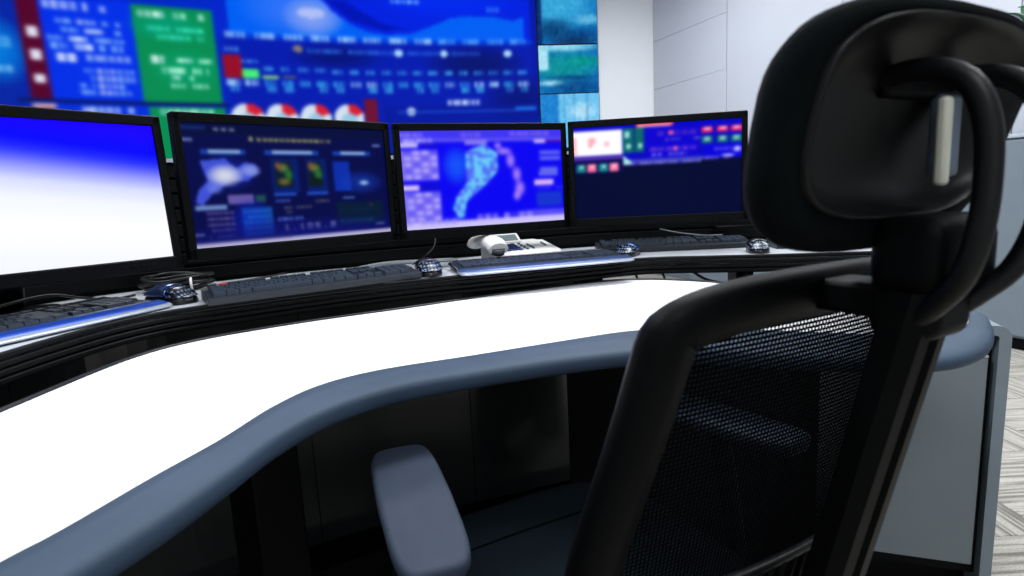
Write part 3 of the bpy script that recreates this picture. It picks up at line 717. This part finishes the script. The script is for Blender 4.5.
p3.poly([(0.40, 1-0.22), (0.52, 1-0.14), (0.60, 1-0.24), (0.60, 1-0.42), (0.53, 1-0.55), (0.45, 1-0.66), (0.39, 1-0.74), (0.37, 1-0.90), (0.335, 1-0.92), (0.30, 1-0.80), (0.33, 1-0.68), (0.40, 1-0.54)], (70, 130, 240))
blot = np.kron(rng.random((28, 40)), np.ones((4, 5)))[:p3.h, :p3.w]
land = (abs(p3.a-np.array((70, 130, 240.))).sum(-1) < 1)
p3.put(land & (blot > 0.55), (110, 215, 245), 0.8); p3.put(land & (blot < 0.25), (90, 85, 235), 0.8)
for (x, y, rx, ry) in ((0.605, 0.16, 0.03, 0.04), (0.64, 0.22, 0.06, 0.05), (0.68, 0.32, 0.035, 0.10), (0.715, 0.47, 0.035, 0.10), (0.73, 0.62, 0.04, 0.10), (0.71, 0.70, 0.03, 0.07)): p3.soft(x, 1-y, rx, ry, (185, 140, 240), 0.9)
for y, a, b in ((0.25, 0.86, 0.99), (0.31, 0.86, 0.99), (0.43, 0.86, 0.97), (0.48, 0.85, 0.97)): R(p3, a, b, y-0.03, y+0.02, (95, 100, 235))
R(p3, 0.82, 0.94, 0.535, 0.60, (215, 180, 240)); Tx(p3, 0.84, 1.0, 0.63, 0.03, (70, 60, 235)); R(p3, 0.83, 0.99, 0.67, 0.83, (20, 50, 205)); R(p3, 0.0, 1, 0.93, 1, (200, 190, 242)); Tx(p3, 0.45, 0.60, 0.905, 0.05, lv); Tx(p3, 0.62, 0.80, 0.905, 0.05, lv); Tx(p3, 0.0, 0.35, 0.93, 0.05, (150, 140, 240))
p3.soft(0.9, 0.10, 0.3, 0.05, lv, 0.6)
p3.blur(1.9)
p4 = Pic(200, 112, 0, 1, 0, 1, (2, 7, 48))
R(p4, 0, 1, 0, 0.40, (6, 4, 190)); R(p4, 0, 0.30, 0.30, 0.42, (40, 30, 170)); R(p4, 0, 0.30, 0.36, 0.50, (4, 8, 80))
R(p4, 0.0, 0.295, 0.045, 0.31, (255, 252, 255)); p4.soft(0.11, 1-0.15, 0.035, 0.05, (245, 150, 165), 0.9); p4.soft(0.20, 1-0.19, 0.025, 0.04, (245, 170, 180), 0.9); p4.soft(0.1, 1-0.2, 0.02, 0.03, (235, 120, 140), 0.7)
R(p4, 0.0, 0.02, 0.1, 0.3, (250, 190, 195))
R(p4, 0.30, 0.425, 0.03, 0.30, (10, 100, 105)); R(p4, 0.31, 0.34, 0.07, 0.14, (150, 220, 220)); R(p4, 0.32, 0.345, 0.2, 0.26, (170, 225, 225)); R(p4, 0.39, 0.415, 0.2, 0.26, (150, 215, 215)); R(p4, 0.36, 0.375, 0.03, 0.30, (8, 60, 120))
R(p4, 0.38, 0.60, 0.0, 0.035, (245, 60, 95)); R(p4, 0.39, 0.585, 0.01, 0.03, (255, 205, 215))
R(p4, 0.44, 0.75, 0.05, 0.37, (10, 0, 205)); Tx(p4, 0.46, 0.75, 0.115, 0.05, (80, 40, 200)); R(p4, 0.57, 0.60, 0.09, 0.13, (235, 90, 150)); Tx(p4, 0.55, 0.66, 0.18, 0.035, (90, 80, 210)); Tx(p4, 0.46, 0.75, 0.28, 0.05, (110, 60, 220)); R(p4, 0.60, 0.62, 0.26, 0.3, (245, 110, 160)); Tx(p4, 0.47, 0.68, 0.34, 0.035, (120, 110, 235)); Tx(p4, 0.72, 0.76, 0.18, 0.03, (130, 120, 220))
for x in (0.765, 0.855, 0.935): R(p4, x, x+0.066, 0.065, 0.135, (225, 30, 100)); R(p4, x+0.015, x+0.055, 0.075, 0.105, (245, 190, 215)); R(p4, x, x+0.066, 0.17, 0.245, (10, 100, 110)); R(p4, x+0.018, x+0.05, 0.175, 0.22, (140, 190, 205))
R(p4, 0.78, 1.0, 0.26, 0.41, (4, 0, 215)); Tx(p4, 0.84, 0.95, 0.31, 0.03, (100, 90, 235)); p4.soft(0.975, 1-0.32, 0.03, 0.04, (215, 215, 255)); p4.soft(0.92, 1-0.385, 0.05, 0.025, (200, 195, 255)); Tx(p4, 0.76, 0.92, 0.40, 0.03, (120, 110, 235))
R(p4, 0.30, 0.76, 0.37, 0.44, (60, 60, 190)); p4.poly([(0.30, 1-0.33), (0.36, 1-0.42), (0.30, 1-0.43)], (170, 235, 225)); Tx(p4, 0.34, 0.76, 0.425, 0.03, (150, 150, 225))
R(p4, 0.0, 0.30, 0.335, 0.355, (120, 60, 190))
for x, c in ((0.015, (20, 130, 135)), (0.08, (250, 110, 150)), (0.15, (20, 135, 140)), (0.215, (250, 120, 160))): R(p4, x, x+0.055, 0.40, 0.49, c); R(p4, x+0.02, x+0.04, 0.42, 0.45, (235, 225, 240))
p4.blur(1.7)
def respace(p, k):
    u = np.linspace(0, 1, p.w); f = u*k/(1+(k-1)*u)
    i = f*(p.w-1)
    for y in range(p.h):
        for c in range(3): p.a[y, :, c] = np.interp(i, np.arange(p.w), p.a[y, :, c].copy())
respace(p2, 1.26); respace(p3, 1.11)
for q in (p2, p3, p4): q.X = q.X*2-1; q.Y = q.Y*2-1
MON = [(-0.840, 1.002, 1.073, math.radians(54.41), math.radians(3.3), L1, p1, True),
       (-0.491, 1.388, 1.083, math.radians(42.66), math.radians(0.0), L2, p2, False),
       (-0.055, 1.652, 1.082, math.radians(21.14), math.radians(0.9), L3, p3, False),
       (0.438, 1.701, 1.083, math.radians(-6.42), math.radians(2.4), L4, p4, False)]
for a in MON:
    stand_len[a[5]] = arm_len(a[0], a[1], a[3], OFF)
    monitor(*a)

# ------------------------------------------------------------------ keyboards
key_cache = {}
def key(parent, x, y, z, w, d, h=0.0098, til=0.0):
    k = (round(w, 4), round(d, 4), h)
    if k not in key_cache:
        tw, td = w/2-0.0018, d/2-0.002
        a, b = w/2-0.0004, d/2-0.0004
        v = [(-a, -b, 0), (a, -b, 0), (a, b, 0), (-a, b, 0), (-tw, -td, h), (tw, -td, h), (tw, td+0.0008, h), (-tw, td+0.0008, h), (0, -td*0.1, h-0.0009)]
        key_cache[k] = MB().add(v, [(0, 1, 5, 4), (1, 2, 6, 5), (2, 3, 7, 6), (3, 0, 4, 7), (4, 5, 8), (5, 6, 8), (6, 7, 8), (7, 4, 8), (3, 2, 1, 0)]).build('key', M_key, parent)
        o = key_cache[k]
    else:
        o = copy_part(key_cache[k], parent)
    o.location = (x, y, z); o.rotation_euler = (til, 0, 0)
    return o
def keyboard(flx, fly, hd, label, wrist, Wd=0.462, pad_keys=True):
    """origin at the front-left corner of the keyboard on the shelf"""
    t = thing('keyboard', (flx, fly, ZS+0.0018), hd, label, 'keyboard', 'keyboards on the console shelf')
    k_ = Wd/0.452 if pad_keys else 1.0; u = 0.0190*k_; v = 0.0160 if wrist else 0.0142
    y0 = 0.064 if wrist else 0.010; KD = v*5+0.032; D = y0+KD
    zf, zb = (0.011, 0.016) if wrist else (0.013, 0.023)
    kh = 0.0065 if wrist else 0.0098
    def zt(y): return zf+(zb-zf)*max(0, (y-y0))/KD
    sl = math.atan2(zb-zf, KD)
    pr = [(y0-0.008, 0.0), (D, 0.0), (D, zb+0.001), (D-0.004, zb+0.002), (y0-0.004, zf+0.0015), (y0-0.008, zf)]
    def pad(x, s): return [(x, y0-0.008+(y-(y0-0.008))*s+(0.0 if s == 1 else 0.001), z*s) for y, z in pr]
    MB().loft([pad(0.0, 0.985), pad(0.003, 1), pad(Wd-0.003, 1), pad(Wd, 0.985)], smooth=False).build('case', M_kb, t)
    if wrist:
        rows = []; lip = []
        for x, k in ((-0.006, 0.55), (-0.004, 0.85), (0.01, 1.0), (0.12, 1.02), (Wd/2, 1.03), (Wd-0.12, 1.02), (Wd-0.01, 1.0), (Wd+0.004, 0.85), (Wd+0.006, 0.55)):
            f = y0-0.0085; y1 = f-f*k
            rows.append([(x, f, 0.001), (x, y1+0.0105, 0.001), (x, y1+0.010, 0.0085), (x, y1+0.024, 0.0120), (x, f-0.006, 0.0132), (x, f, zf+0.001)])
            lip.append([(x, y1+0.0100, 0.001), (x, y1+0.001, 0.001), (x, y1-0.001, 0.003), (x, y1+0.001, 0.0055), (x, y1+0.0098, 0.0087)])
        o = MB().loft(rows).build('wrist_rest', wrist, t); tag(o, 'glossy wrist rest with a bluish reflection in its colour')
        o = MB().loft(lip).build('front_lip_sheen', M_klip, t); tag(o, 'front lip coloured with a pale reflection')
        MB().tube([(-0.0015, y0-0.008, 0.006), (-0.0015, D, 0.014), (0.01, D+0.003, 0.018), (Wd-0.01, D+0.003, 0.018), (Wd+0.0015, D, 0.014), (Wd+0.0015, y0-0.008, 0.006)], 0.004, 6).build('rim', M_kbg, t)
    yk = [y0+0.010+i*v for i in range(5)]+[y0+0.010+5*v+0.009]
    X0 = 0.012
    def row(i, ws, x):
        for w in ws:
            if w > 0: key(t, x+w*u/2, yk[i], zt(yk[i])+0.0009, w*u, v if i < 5 else 0.015, kh, sl)
            x += abs(w)*u
    row(0, [1.25, 1.25, 1.25, 6.25, 1.25, 1.25, 1.25, 1.25], X0)
    row(1, [2.25]+[1]*10+[2.75], X0)
    row(2, [1.75]+[1]*11+[2.25], X0)
    row(3, [1.5]+[1]*12+[1.5], X0)
    row(4, [1]*13+[2], X0)
    row(5, [1, -1, 1, 1, 1, 1, -0.5, 1, 1, 1, 1, -0.5, 1, 1, 1, 1], X0)
    xn = X0+15*u+0.006
    row(0, [1, 1, 1], xn); row(1, [-1, 1], xn); row(3, [1, 1, 1], xn); row(4, [1, 1, 1], xn); row(5, [1, 1, 1], xn)
    xp = xn+3*u+0.006
    if not pad_keys: return t
    row(0, [2, 1], xp); row(1, [1, 1, 1, 1], xp); row(2, [1, 1, 1, 1], xp); row(3, [1, 1, 1, 1], xp); row(4, [1, 1, 1, 1], xp)
    return t
rad = math.radians
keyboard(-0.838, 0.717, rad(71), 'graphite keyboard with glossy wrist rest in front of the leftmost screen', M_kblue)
keyboard(-0.608, 1.137, rad(34.2), 'plain charcoal keyboard below the navy dashboard monitor', False, 0.472)
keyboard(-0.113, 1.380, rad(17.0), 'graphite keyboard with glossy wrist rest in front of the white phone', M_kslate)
keyboard(0.268, 1.745, rad(-3.5), 'charcoal keyboard tucked under the rightmost monitor', False)
keyboard(0.765, 1.640, rad(-8), 'charcoal keyboard partly hidden behind the chair, right of the last mouse', False, 0.372, False)

# ------------------------------------------------------------------ mice
def mouse(x, y, hd, label, gloss=True, size=1.0):
    """local +y points away from the user, palm end at -y"""
    t = thing('mouse', (x, y, ZS+0.001), hd, label, 'mouse', 'mice on the console shelf'); t.scale = (size,)*3
    def body(k, zlo, y0, y1, grow=0.0):
        rings = []
        for s in np.linspace(0, 1, 13):
            yy = -0.056+0.112*s
            if yy < y0-1e-6 or yy > y1+1e-6: continue
            e = max(1-abs((s-0.5)*2)**2.6, 0.02)**0.5
            w = (0.029+0.003*math.cos(s*5))*e+grow; h = (0.037*math.sin(math.pi*(0.16+0.74*(1-s)**0.9*0.92))**0.8*0.95+0.002)*max(e, 0.3)+grow
            rings.append([(w*math.cos(q), yy, zlo+max(h-zlo, 0.001)*max(math.sin(q), 0)**0.75) for q in np.linspace(0, math.pi, 15)])
        return MB().loft(rings, closed=True)
    body(1, 0.0, -1, 1).build('body', M_mblack, t)
    body(1, 0.012, -0.0565, -0.018, 0.0006).build('palm_rest', M_dots, t)
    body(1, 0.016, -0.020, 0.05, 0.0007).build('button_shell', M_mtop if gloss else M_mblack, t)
    MB().tube([(0, 0.026, 0.027), (0, 0.029, 0.031), (0, 0.034, 0.031), (0, 0.037, 0.026)], 0.004, 8).build('scroll_wheel', M_shellp, t)
    return t
mouse(-0.730, 1.217, rad(72), 'glossy speckled mouse left of the plain keyboard, by the coiled cable', True, 1.12)
mouse(-0.214, 1.470, rad(20), 'black speckled mouse between the plain keyboard and the phone keyboard', False, 1.12)
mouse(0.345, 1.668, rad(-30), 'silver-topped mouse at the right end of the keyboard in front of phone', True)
mouse(0.690, 1.600, rad(-12), 'black speckled mouse on the shelf edge beside the chair headrest', False)

# ------------------------------------------------------------------ telephone
ph = thing('telephone', (0.056, 1.652, ZS+0.001), rad(20), 'white desk telephone with navy keys behind the middle keyboard', 'telephone')
def ptop(y): return 0.026+0.026*(y/0.18)
w = 0.108
prof = [(0.0, 0.0), (0.18, 0.0), (0.18, 0.046), (0.165, ptop(0.165)), (0.01, ptop(0.01)), (0.0, 0.022)]
def pring(x, s): return [(x, 0.09+(y-0.09)*s, z*(0.93 if s < 1 else 1)) for y, z in prof]
MB().loft([pring(-0.092, 0.95), pring(-0.088, 1), pring(w-0.03, 1), pring(w-0.012, 0.97), pring(w, 0.86)], smooth=False).build('base', M_phone, ph)
A = Matrix.Translation((-0.030, 0.148, 0.054)) @ Matrix.Rotation(rad(30), 4, 'X')
o = MB().rbox(-0.052, 0.056, -0.024, 0.026, -0.004, 0.007, 0.003, 2, A).build('display_hood', M_phone, ph)
MB().rbox(-0.043, 0.047, -0.016, 0.017, 0.0068, 0.0078, 0.0004, 1, A).build('display', M_lcd, o)
sl = math.atan2(0.026, 0.18)
def pkey(x, y, wx, wy):
    A = Matrix.Translation((x, y, ptop(y)+0.0005)) @ Matrix.Rotation(sl, 4, 'X')
    MB().rbox(-wx/2, wx/2, -wy/2, wy/2, -0.001, 0.0035, 0.001, 1, A).build('key', M_pkey, ph)
for r in range(4):
    for c in range(3): pkey(-0.050+c*0.0175, 0.035+r*0.022, 0.0145, 0.013)
for r in range(4): pkey(0.008, 0.035+r*0.024, 0.007, 0.008)
for r in range(3): pkey(0.030, 0.045+r*0.021, 0.004, 0.018)
pkey(0.080, 0.085, 0.004, 0.040); pkey(-0.066, 0.05, 0.006, 0.005); pkey(-0.075, 0.05, 0.005, 0.005)
# handset lying in its cradle on the left side, arched between the two end caps
pts = [(-0.104, -0.030, 0.044), (-0.104, -0.010, 0.054), (-0.104, 0.04, 0.062), (-0.104, 0.09, 0.061), (-0.104, 0.14, 0.058), (-0.104, 0.17, 0.053), (-0.104, 0.188, 0.045)]
hs = MB().tube(pts, [0.019, 0.023, 0.019, 0.017, 0.017, 0.019, 0.016], 12, rx=0.029).build('handset', M_phone, ph)
MB().tube([(-0.104, -0.024, 0.048), (-0.104, -0.018, 0.032)], 0.020, 16).build('mouthpiece', M_grille, hs)
MB().tube([(-0.104, 0.172, 0.052), (-0.104, 0.172, 0.040)], 0.019, 16).build('earpiece', M_grille, hs)

# ------------------------------------------------------------------ cables and small bits on the shelf
zc = ZS+0.004
def cable(name, pts, r, m, label, cat='cable', group=None):
    P = spline(pts, max(24, len(pts)*8)); c0 = Vector(P[0])
    o = MB().tube([Vector(p)-c0 for p in P], r, 7).build(name, m); o.location = c0
    return tag(o, label, cat, group)
co = []
for k in range(9):
    for q in np.linspace(0, 2*math.pi, 20, endpoint=False):
        rr = 0.060+0.009*math.sin(k*2.1)+0.004*math.sin(3*q+k)
        co.append((rr*1.15*math.cos(q), rr*math.sin(q), 0.008+k*0.0034+0.003*math.sin(q*2+k*1.3)))
ck = thing('cable_coil', (-0.835, 1.43, ZS), 0.5, 'coiled black cable with white tie behind the leftmost mouse', 'cable')
MB().tube(co, 0.0040, 6).build('cable_loops', M_cable, ck)
MB().tube([(0.03, -0.075, 0.002), (0.03, -0.078, 0.022), (0.03, -0.06, 0.034), (0.03, -0.040, 0.028), (0.03, -0.036, 0.004)], 0.003, 6).build('cable_tie', M_tie, ck)
cable('cable', [(-1.02, 0.90, zc), (-0.955, 0.98, zc+0.025), (-0.905, 1.10, zc+0.040), (-0.89, 1.18, zc+0.022), (-0.885, 1.26, zc+0.004), (-0.88, 1.33, zc+0.001)], 0.003, M_cable, 'black cable running under the leftmost monitor to the coil')
cable('cable', [(-0.745, 1.47, zc), (-0.72, 1.49, zc), (-0.69, 1.53, zc), (-0.66, 1.60, zc), (-0.64, 1.68, zc)], 0.0028, M_cable, 'black cable from the coil along behind the plain keyboard')
for k, (dx, dy) in enumerate(((0, 0), (-0.015, 0.03), (-0.02, 0.055))):
    cable('cable', [(-0.66+dx, 1.40+dy, zc), (-0.56+dx, 1.43+dy, zc+0.002*k), (-0.46+dx, 1.50+dy, zc+0.004), (-0.35+dx, 1.60+dy, zc+0.012), (-0.25+dx, 1.70+dy, zc+0.004), (-0.16+dx, 1.74+dy, zc)], 0.0035, M_cableg,
          ('grey cable nearest the plain keyboard, under the navy dashboard monitor', 'middle of the three grey cables behind the plain keyboard', 'rearmost of the three grey cables behind the plain keyboard')[k], 'cable')
cable('cable', [(-0.27, 1.58, zc+0.012), (-0.235, 1.64, zc+0.035), (-0.22, 1.70, zc+0.06), (-0.23, 1.78, zc+0.12)], 0.0022, M_cable, 'thin black cable looping up behind the speckled mouse to the middle monitors')
cable('cable', [(0.47, 1.80, zc+0.06), (0.53, 1.80, zc+0.045), (0.60, 1.78, zc+0.035), (0.66, 1.78, zc+0.033)], 0.002, M_cableg, 'thin pale cable hanging below the rightmost monitor')
rc = thing('plug', (-0.715, 1.42, ZS+0.001), rad(12), 'small red plug lying behind the plain keyboard', 'plug')
MB().rbox(-0.012, 0.010, -0.007, 0.007, 0, 0.011, 0.002, 1).build('plug_body', M_red, rc)
MB().rbox(0.0095, 0.045, -0.004, 0.004, 0.001, 0.008, 0.002, 1).build('boot', M_cableg, rc)
db = thing('adapter_box', (0.735, 1.915, ZS+0.001), rad(-8), 'small black adapter box on a foot under the rightmost monitor', 'adapter')
MB().rbox(-0.05, 0.075, -0.02, 0.03, 0.038, 0.055, 0.003, 1).build('box', M_bezel, db)
MB().rbox(-0.05, -0.02, -0.015, 0.02, 0.0, 0.0375, 0.002, 1).build('foot', M_bezel, db)
for k, pts in enumerate(([(0.40, 1.93, 0.79), (0.44, 1.92, 0.70), (0.50, 1.94, 0.58), (0.53, 1.98, 0.30), (0.53, 2.0, 0.0)],
                         [(0.48, 1.90, 0.80), (0.52, 1.92, 0.72), (0.58, 1.93, 0.55), (0.60, 1.96, 0.25), (0.60, 1.98, 0.0)],
                         [(0.50, 1.60, 0.80), (0.56, 1.60, 0.765), (0.66, 1.59, 0.752), (0.76, 1.57, 0.765), (0.84, 1.56, 0.80)])):
    cable('hanging_cable', pts, 0.004, M_cable, ('black cable hanging left of another below the shelf under the rightmost screen', 'second black cable hanging below the shelf under the rightmost screen', 'black cable sagging sideways below the shelf under the rightmost screen')[k], 'cable')

# ------------------------------------------------------------------ office chair
CA = rad(27)
Fv = Vector((-math.sin(CA), math.cos(CA), 0))
CH0 = Vector((0.26, 0.40, 0))+0.30*Fv
ch = thing('office_chair', CH0, CA, 'black mesh office chair with headrest standing in the right foreground', 'chair')
def by(x, z): return -0.25-(z-0.95)*0.22+0.35*x*x          # mid surface of the backrest
half = [(0.0, 0.965), (0.05, 0.9645), (0.095, 0.962), (0.130, 0.957), (0.155, 0.948), (0.168, 0.932), (0.174, 0.905), (0.181, 0.865), (0.190, 0.82), (0.203, 0.76), (0.210, 0.70), (0.210, 0.64), (0.200, 0.57), (0.182, 0.52), (0.15, 0.495), (0.09, 0.485), (0.0, 0.482)]
outl = [(x*0.975+0.004, z) for x, z in half]+[(-x*0.975+0.004, z) for x, z in half[-2:0:-1]]
cl = spline(outl+[outl[0]], 120)[:-1]
cen = np.array([0, 0.73])
N2 = np.gradient(np.vstack([cl[-1:], cl, cl[:1]]), axis=0)[1:-1]; N2 /= np.linalg.norm(N2, axis=1)[:, None]; N2 = np.stack([-N2[:, 1], N2[:, 0]], 1)
if ((cen-cl[0])@N2[0]) < 0: N2 = -N2
rings = []
for p, n in zip(cl, N2):
    pr = [(0.0, 0.004), (0.006, 0.014), (0.022, 0.017), (0.039, 0.012), (0.044, 0.0), (0.039, -0.012), (0.022, -0.017), (0.006, -0.014), (0.0, -0.004)]
    rings.append([(p[0]+n[0]*o, by(p[0]+n[0]*o, p[1]+n[1]*o)+dy, p[1]+n[1]*o) for o, dy in pr])
rings.append(rings[0])
MB().loft(rings, True, False, False).build('back_frame', M_frame, ch)
# woven mesh: real strands
inner = cl+N2*0.036
zz = np.linspace(0.487, 0.955, 200)
rx_ = inner[inner[:, 0] >= 0]; rx_ = rx_[np.argsort(rx_[:, 1])]
def wz(z): return float(np.interp(z, rx_[:, 1], rx_[:, 0]))
zlo, zhi = rx_[0, 1], rx_[-1, 1]
mb = MB()
def strand(pts, r):
    rg = []
    for p in pts: rg.append(p)
    mb.tube(rg, r, 4)
pit = 0.0042
z = zlo+0.003
while z < zhi-0.002:
    ww = wz(z)
    strand([(x, by(x, z)+0.0004, z) for x in np.linspace(-ww, ww, 9)], 0.0013); z += pit
x = -0.17
while x < 0.17:
    ok = [q for q in np.linspace(zlo, zhi, 160) if wz(q) > abs(x)]
    if len(ok) > 4: strand([(x+0.0, by(x, q)-0.0006, q) for q in np.linspace(ok[0], ok[-1], 8)], 0.0008)
    x += pit
o = mb.build('back_mesh', M_mesh, ch, recalc=False); tag(o, kind='stuff')
# lumbar support behind the mesh
lum = MB()
top = [(x, by(x, 0.70)-0.020-0.012*(1-(x/0.17)**2), 0.700-0.10*x*x) for x in np.linspace(-0.165, 0.165, 15)]
bot = [(x, by(x, 0.60)-0.020-0.012*(1-(x/0.17)**2), 0.600+0.3*x*x) for x in np.linspace(-0.165, 0.165, 15)]
lo = MB().tube(top, 0.0045, 8).build('lumbar_bar', M_shell, ch)
MB().tube(bot, 0.006, 8).build('lumbar_bar', M_frame, ch)
mb = MB()
for k in range(23):
    x = -0.16+k*0.32/22
    a = (x, by(x, 0.70)-0.022-0.012*(1-(x/0.17)**2), 0.698-0.10*x*x); b = (x, by(x, 0.60)-0.022-0.012*(1-(x/0.17)**2), 0.602+0.3*x*x)
    mb.tube([a, b], 0.003, 5)
mb.build('lumbar_ribs', M_frame, ch)
# spine
def sy(z): return by(0, z)-0.078
spz = [0.955, 0.93, 0.88, 0.80, 0.70, 0.60, 0.52, 0.46, 0.42]
rings = []
for z in spz:
    yy = sy(z)+(0.05*((0.60-z)/0.18)**2 if z < 0.60 else 0)
    wd = 0.0215+0.004*(0.95-z)/0.5; 
    rings.append([(-wd, yy-0.004, z), (-wd+0.006, yy-0.014, z), (-0.006, yy-0.015, z), (-0.003, yy-0.008, z), (0.003, yy-0.008, z), (0.006, yy-0.015, z), (wd-0.006, yy-0.014, z), (wd, yy-0.004, z), (wd, yy+0.012, z), (-wd, yy+0.012, z)])
MB().loft(rings, smooth=False).build('spine', M_frame, ch)
for z in (0.945, 0.62):   # brackets joining spine and frame
    MB().rbox(-0.015, 0.022, sy(z)+0.008, by(0, z)-0.004 if z > 0.7 else by(0, z)-0.03, z-0.012, z+0.012, 0.004, 1).build('spine_bracket', M_frame, ch)
# headrest
HC = 1.062
def hr_ring(k, dy, n=48, low=1.0, exp=0.60):
    out = []
    for q in np.linspace(0, 2*math.pi, n, endpoint=False):
        c, s = math.cos(q), math.sin(q)
        z = 0.071*k*sgn(s)*abs(s)**exp*(low if s < 0 else 1)
        x = 0.134*k*sgn(c)*abs(c)**exp*(1+0.05*(z/0.071))+0.004
        y = -0.318+0.5*x*x-0.30*z+dy*0.72
        out.append((x, y, HC+z))
    return out
MB().loft([hr_ring(0.80, -0.004), hr_ring(0.86, -0.010, low=1.04), hr_ring(0.94, -0.008, low=1.12), hr_ring(0.99, 0.002, low=1.17), hr_ring(0.985, 0.014, low=1.18), hr_ring(0.93, 0.030, low=1.18), hr_ring(0.80, 0.044, low=1.12), hr_ring(0.55, 0.052), hr_ring(0.2, 0.054)], cap0=False).build('headrest_cushion', M_fab, ch)
MB().loft([hr_ring(0.845, -0.006), hr_ring(0.84, -0.0135), hr_ring(0.83, -0.0155), hr_ring(0.82, -0.014), hr_ring(0.80, -0.006), hr_ring(0.74, 0.012), hr_ring(0.55, 0.022), hr_ring(0.25, 0.025), hr_ring(0.02, 0.026)], cap0=False).build('headrest_shell', M_shell, ch)
# yoke: twin arms that hook over from the shell and curve down to the spine
for xo in (-0.022, 0.048):
    prof = [(-0.302, 1.090), (-0.322, 1.093), (-0.342, 1.090), (-0.358, 1.079), (-0.367, 1.056), (-0.369, 1.025), (-0.367, 0.995), (-0.359, 0.968), (-0.345, 0.950), (-0.330, 0.935)]
    P = spline([(xo*(1.0 if z > 0.98 else 1.0-0.5*(0.98-z)/0.05), y, z) for y, z in prof], 36)
    MB().tube([tuple(p) for p in P], 0.0072, 12, rx=0.0066).build('headrest_yoke', M_shell, ch)
MB().rbox(-0.026, 0.058, -0.314, -0.298, 1.080, 1.096, 0.004, 2).build('pivot_block', M_frame, ch)
o = MB().rbox(0.020, 0.029, -0.326, -0.318, 1.022, 1.080, 0.003, 2).build('slide_rail', M_cream, ch); tag(o, 'cream slide rail on the back of the headrest')
o = MB().rbox(0.031, 0.056, -0.318, -0.308, 1.028, 1.083, 0.003, 2).build('slide_plate', M_slate, ch); tag(o, 'slate grey slide plate on the back of the headrest')
MB().rbox(-0.016, 0.034, sy(0.95)-0.016, sy(0.95)+0.03, 0.922, 0.966, 0.01, 3).build('yoke_clamp', M_frame, ch)
MB().rbox(-0.022, 0.052, -0.350, -0.300, 0.950, 1.004, 0.014, 3).build('headrest_mount', M_frame, ch)
# seat
def seat_ring(k, z, fx=0.0, n=48):
    return [(0.245*k*sgn(math.cos(q))*abs(math.cos(q))**0.5, 0.110+0.255*k*sgn(math.sin(q))*abs(math.sin(q))**0.5, z-(0.004*max(0, math.sin(q))**4 if fx else 0)) for q in np.linspace(0, 2*math.pi, n, endpoint=False)]
MB().loft([seat_ring(0.90, 0.405), seat_ring(0.97, 0.412), seat_ring(1.0, 0.432), seat_ring(0.995, 0.460, 1), seat_ring(0.96, 0.476, 1), seat_ring(0.84, 0.482, 1), seat_ring(0.4, 0.478), seat_ring(0.05, 0.477)]).build('seat_cushion', M_seat, ch)
MB().loft([seat_ring(0.80, 0.375), seat_ring(0.93, 0.385), seat_ring(0.95, 0.404)]).build('seat_pan', M_frame, ch)
MB().tube([(x, 0.110+0.135-0.25*x*x, 0.4813) for x in np.linspace(-0.19, 0.19, 15)], 0.0013, 6).build('seat_crease', M_fab, ch)  # added dark strip standing in for the crease across the seat
MB().rbox(-0.09, 0.09, -0.16, 0.16, 0.33, 0.374, 0.01, 2).build('tilt_mechanism', M_frame, ch)
MB().rbox(-0.03, 0.03, -0.26, -0.10, 0.395, 0.43, 0.006, 1, Matrix.Translation((0, 0, -0.035))).build('spine_foot', M_frame, ch)
MB().lathe([(0.026, 0.10), (0.026, 0.22), (0.018, 0.225), (0.018, 0.332)], 16).build('gas_lift', M_chrome, ch)
MB().lathe([(0.05, 0.075), (0.055, 0.085), (0.05, 0.115), (0.03, 0.12)], 20).build('base_hub', M_frame, ch)
for k in range(5):
    q = 2*math.pi*k/5+0.3; c, s = math.cos(q), math.sin(q)
    lg = MB().tube([(c*0.035, s*0.035, 0.098), (c*0.15, s*0.15, 0.09), (c*0.29, s*0.29, 0.072)], [0.022, 0.018, 0.014], 10).build('base_leg', M_frame, ch)
    A = Matrix.Translation((c*0.29, s*0.29, 0.0)) @ Matrix.Rotation(q+0.6, 4, 'Z')
    mb = MB()
    for sd in (-0.018, 0.018):
        mb.tube([A @ Vector((0.01, sd-0.009, 0.028)), A @ Vector((0.01, sd+0.009, 0.028))], 0.027, 16)
    mb.tube([A @ Vector((0, 0, 0.03)), A @ Vector((0, 0, 0.068))], 0.007, 8)
    mb.build('caster', M_shellp, lg)
for sd in (-1, 1):
    A = Matrix.Translation((0.238*sd, 0.088, 0.685)) @ Matrix.Rotation(-sd*-rad(9.0), 4, 'Z') if sd > 0 else Matrix.Translation((-0.238, 0.088, 0.685)) @ Matrix.Rotation(-rad(9.0), 4, 'Z')
    def ar(k, z, dk=0.0, n=40):
        out = []
        for q in np.linspace(0, 2*math.pi, n, endpoint=False):
            c, s = math.cos(q), math.sin(q)
            y = (0.150-dk)*sgn(s)*abs(s)**0.36; x = (0.0435-dk)*sgn(c)*abs(c)**0.42*(1-0.10*(y < 0)*abs(y)/0.15)
            out.append(A @ Vector((x, y, z)))
        return out
    MB().loft([ar(1, -0.024, 0.012), ar(1, -0.022, 0.004), ar(1, -0.014, 0.0), ar(1, -0.006, 0.0), ar(1, -0.0018, 0.002), ar(1, 0.0, 0.007), ar(1, 0.0, 0.03)]).build('arm_pad', M_arm, ch)
    xs = 0.262*sd
    MB().tube([(0.10*sd, 0.06, 0.365), (0.24*sd, 0.06, 0.362), (0.268*sd, 0.06, 0.385), (0.270*sd, 0.06, 0.46), (0.255*sd, 0.07, 0.60), (0.245*sd, 0.08, 0.664)], [0.014, 0.014, 0.016, 0.017, 0.016, 0.018], 10).build('arm_post', M_frame, ch)
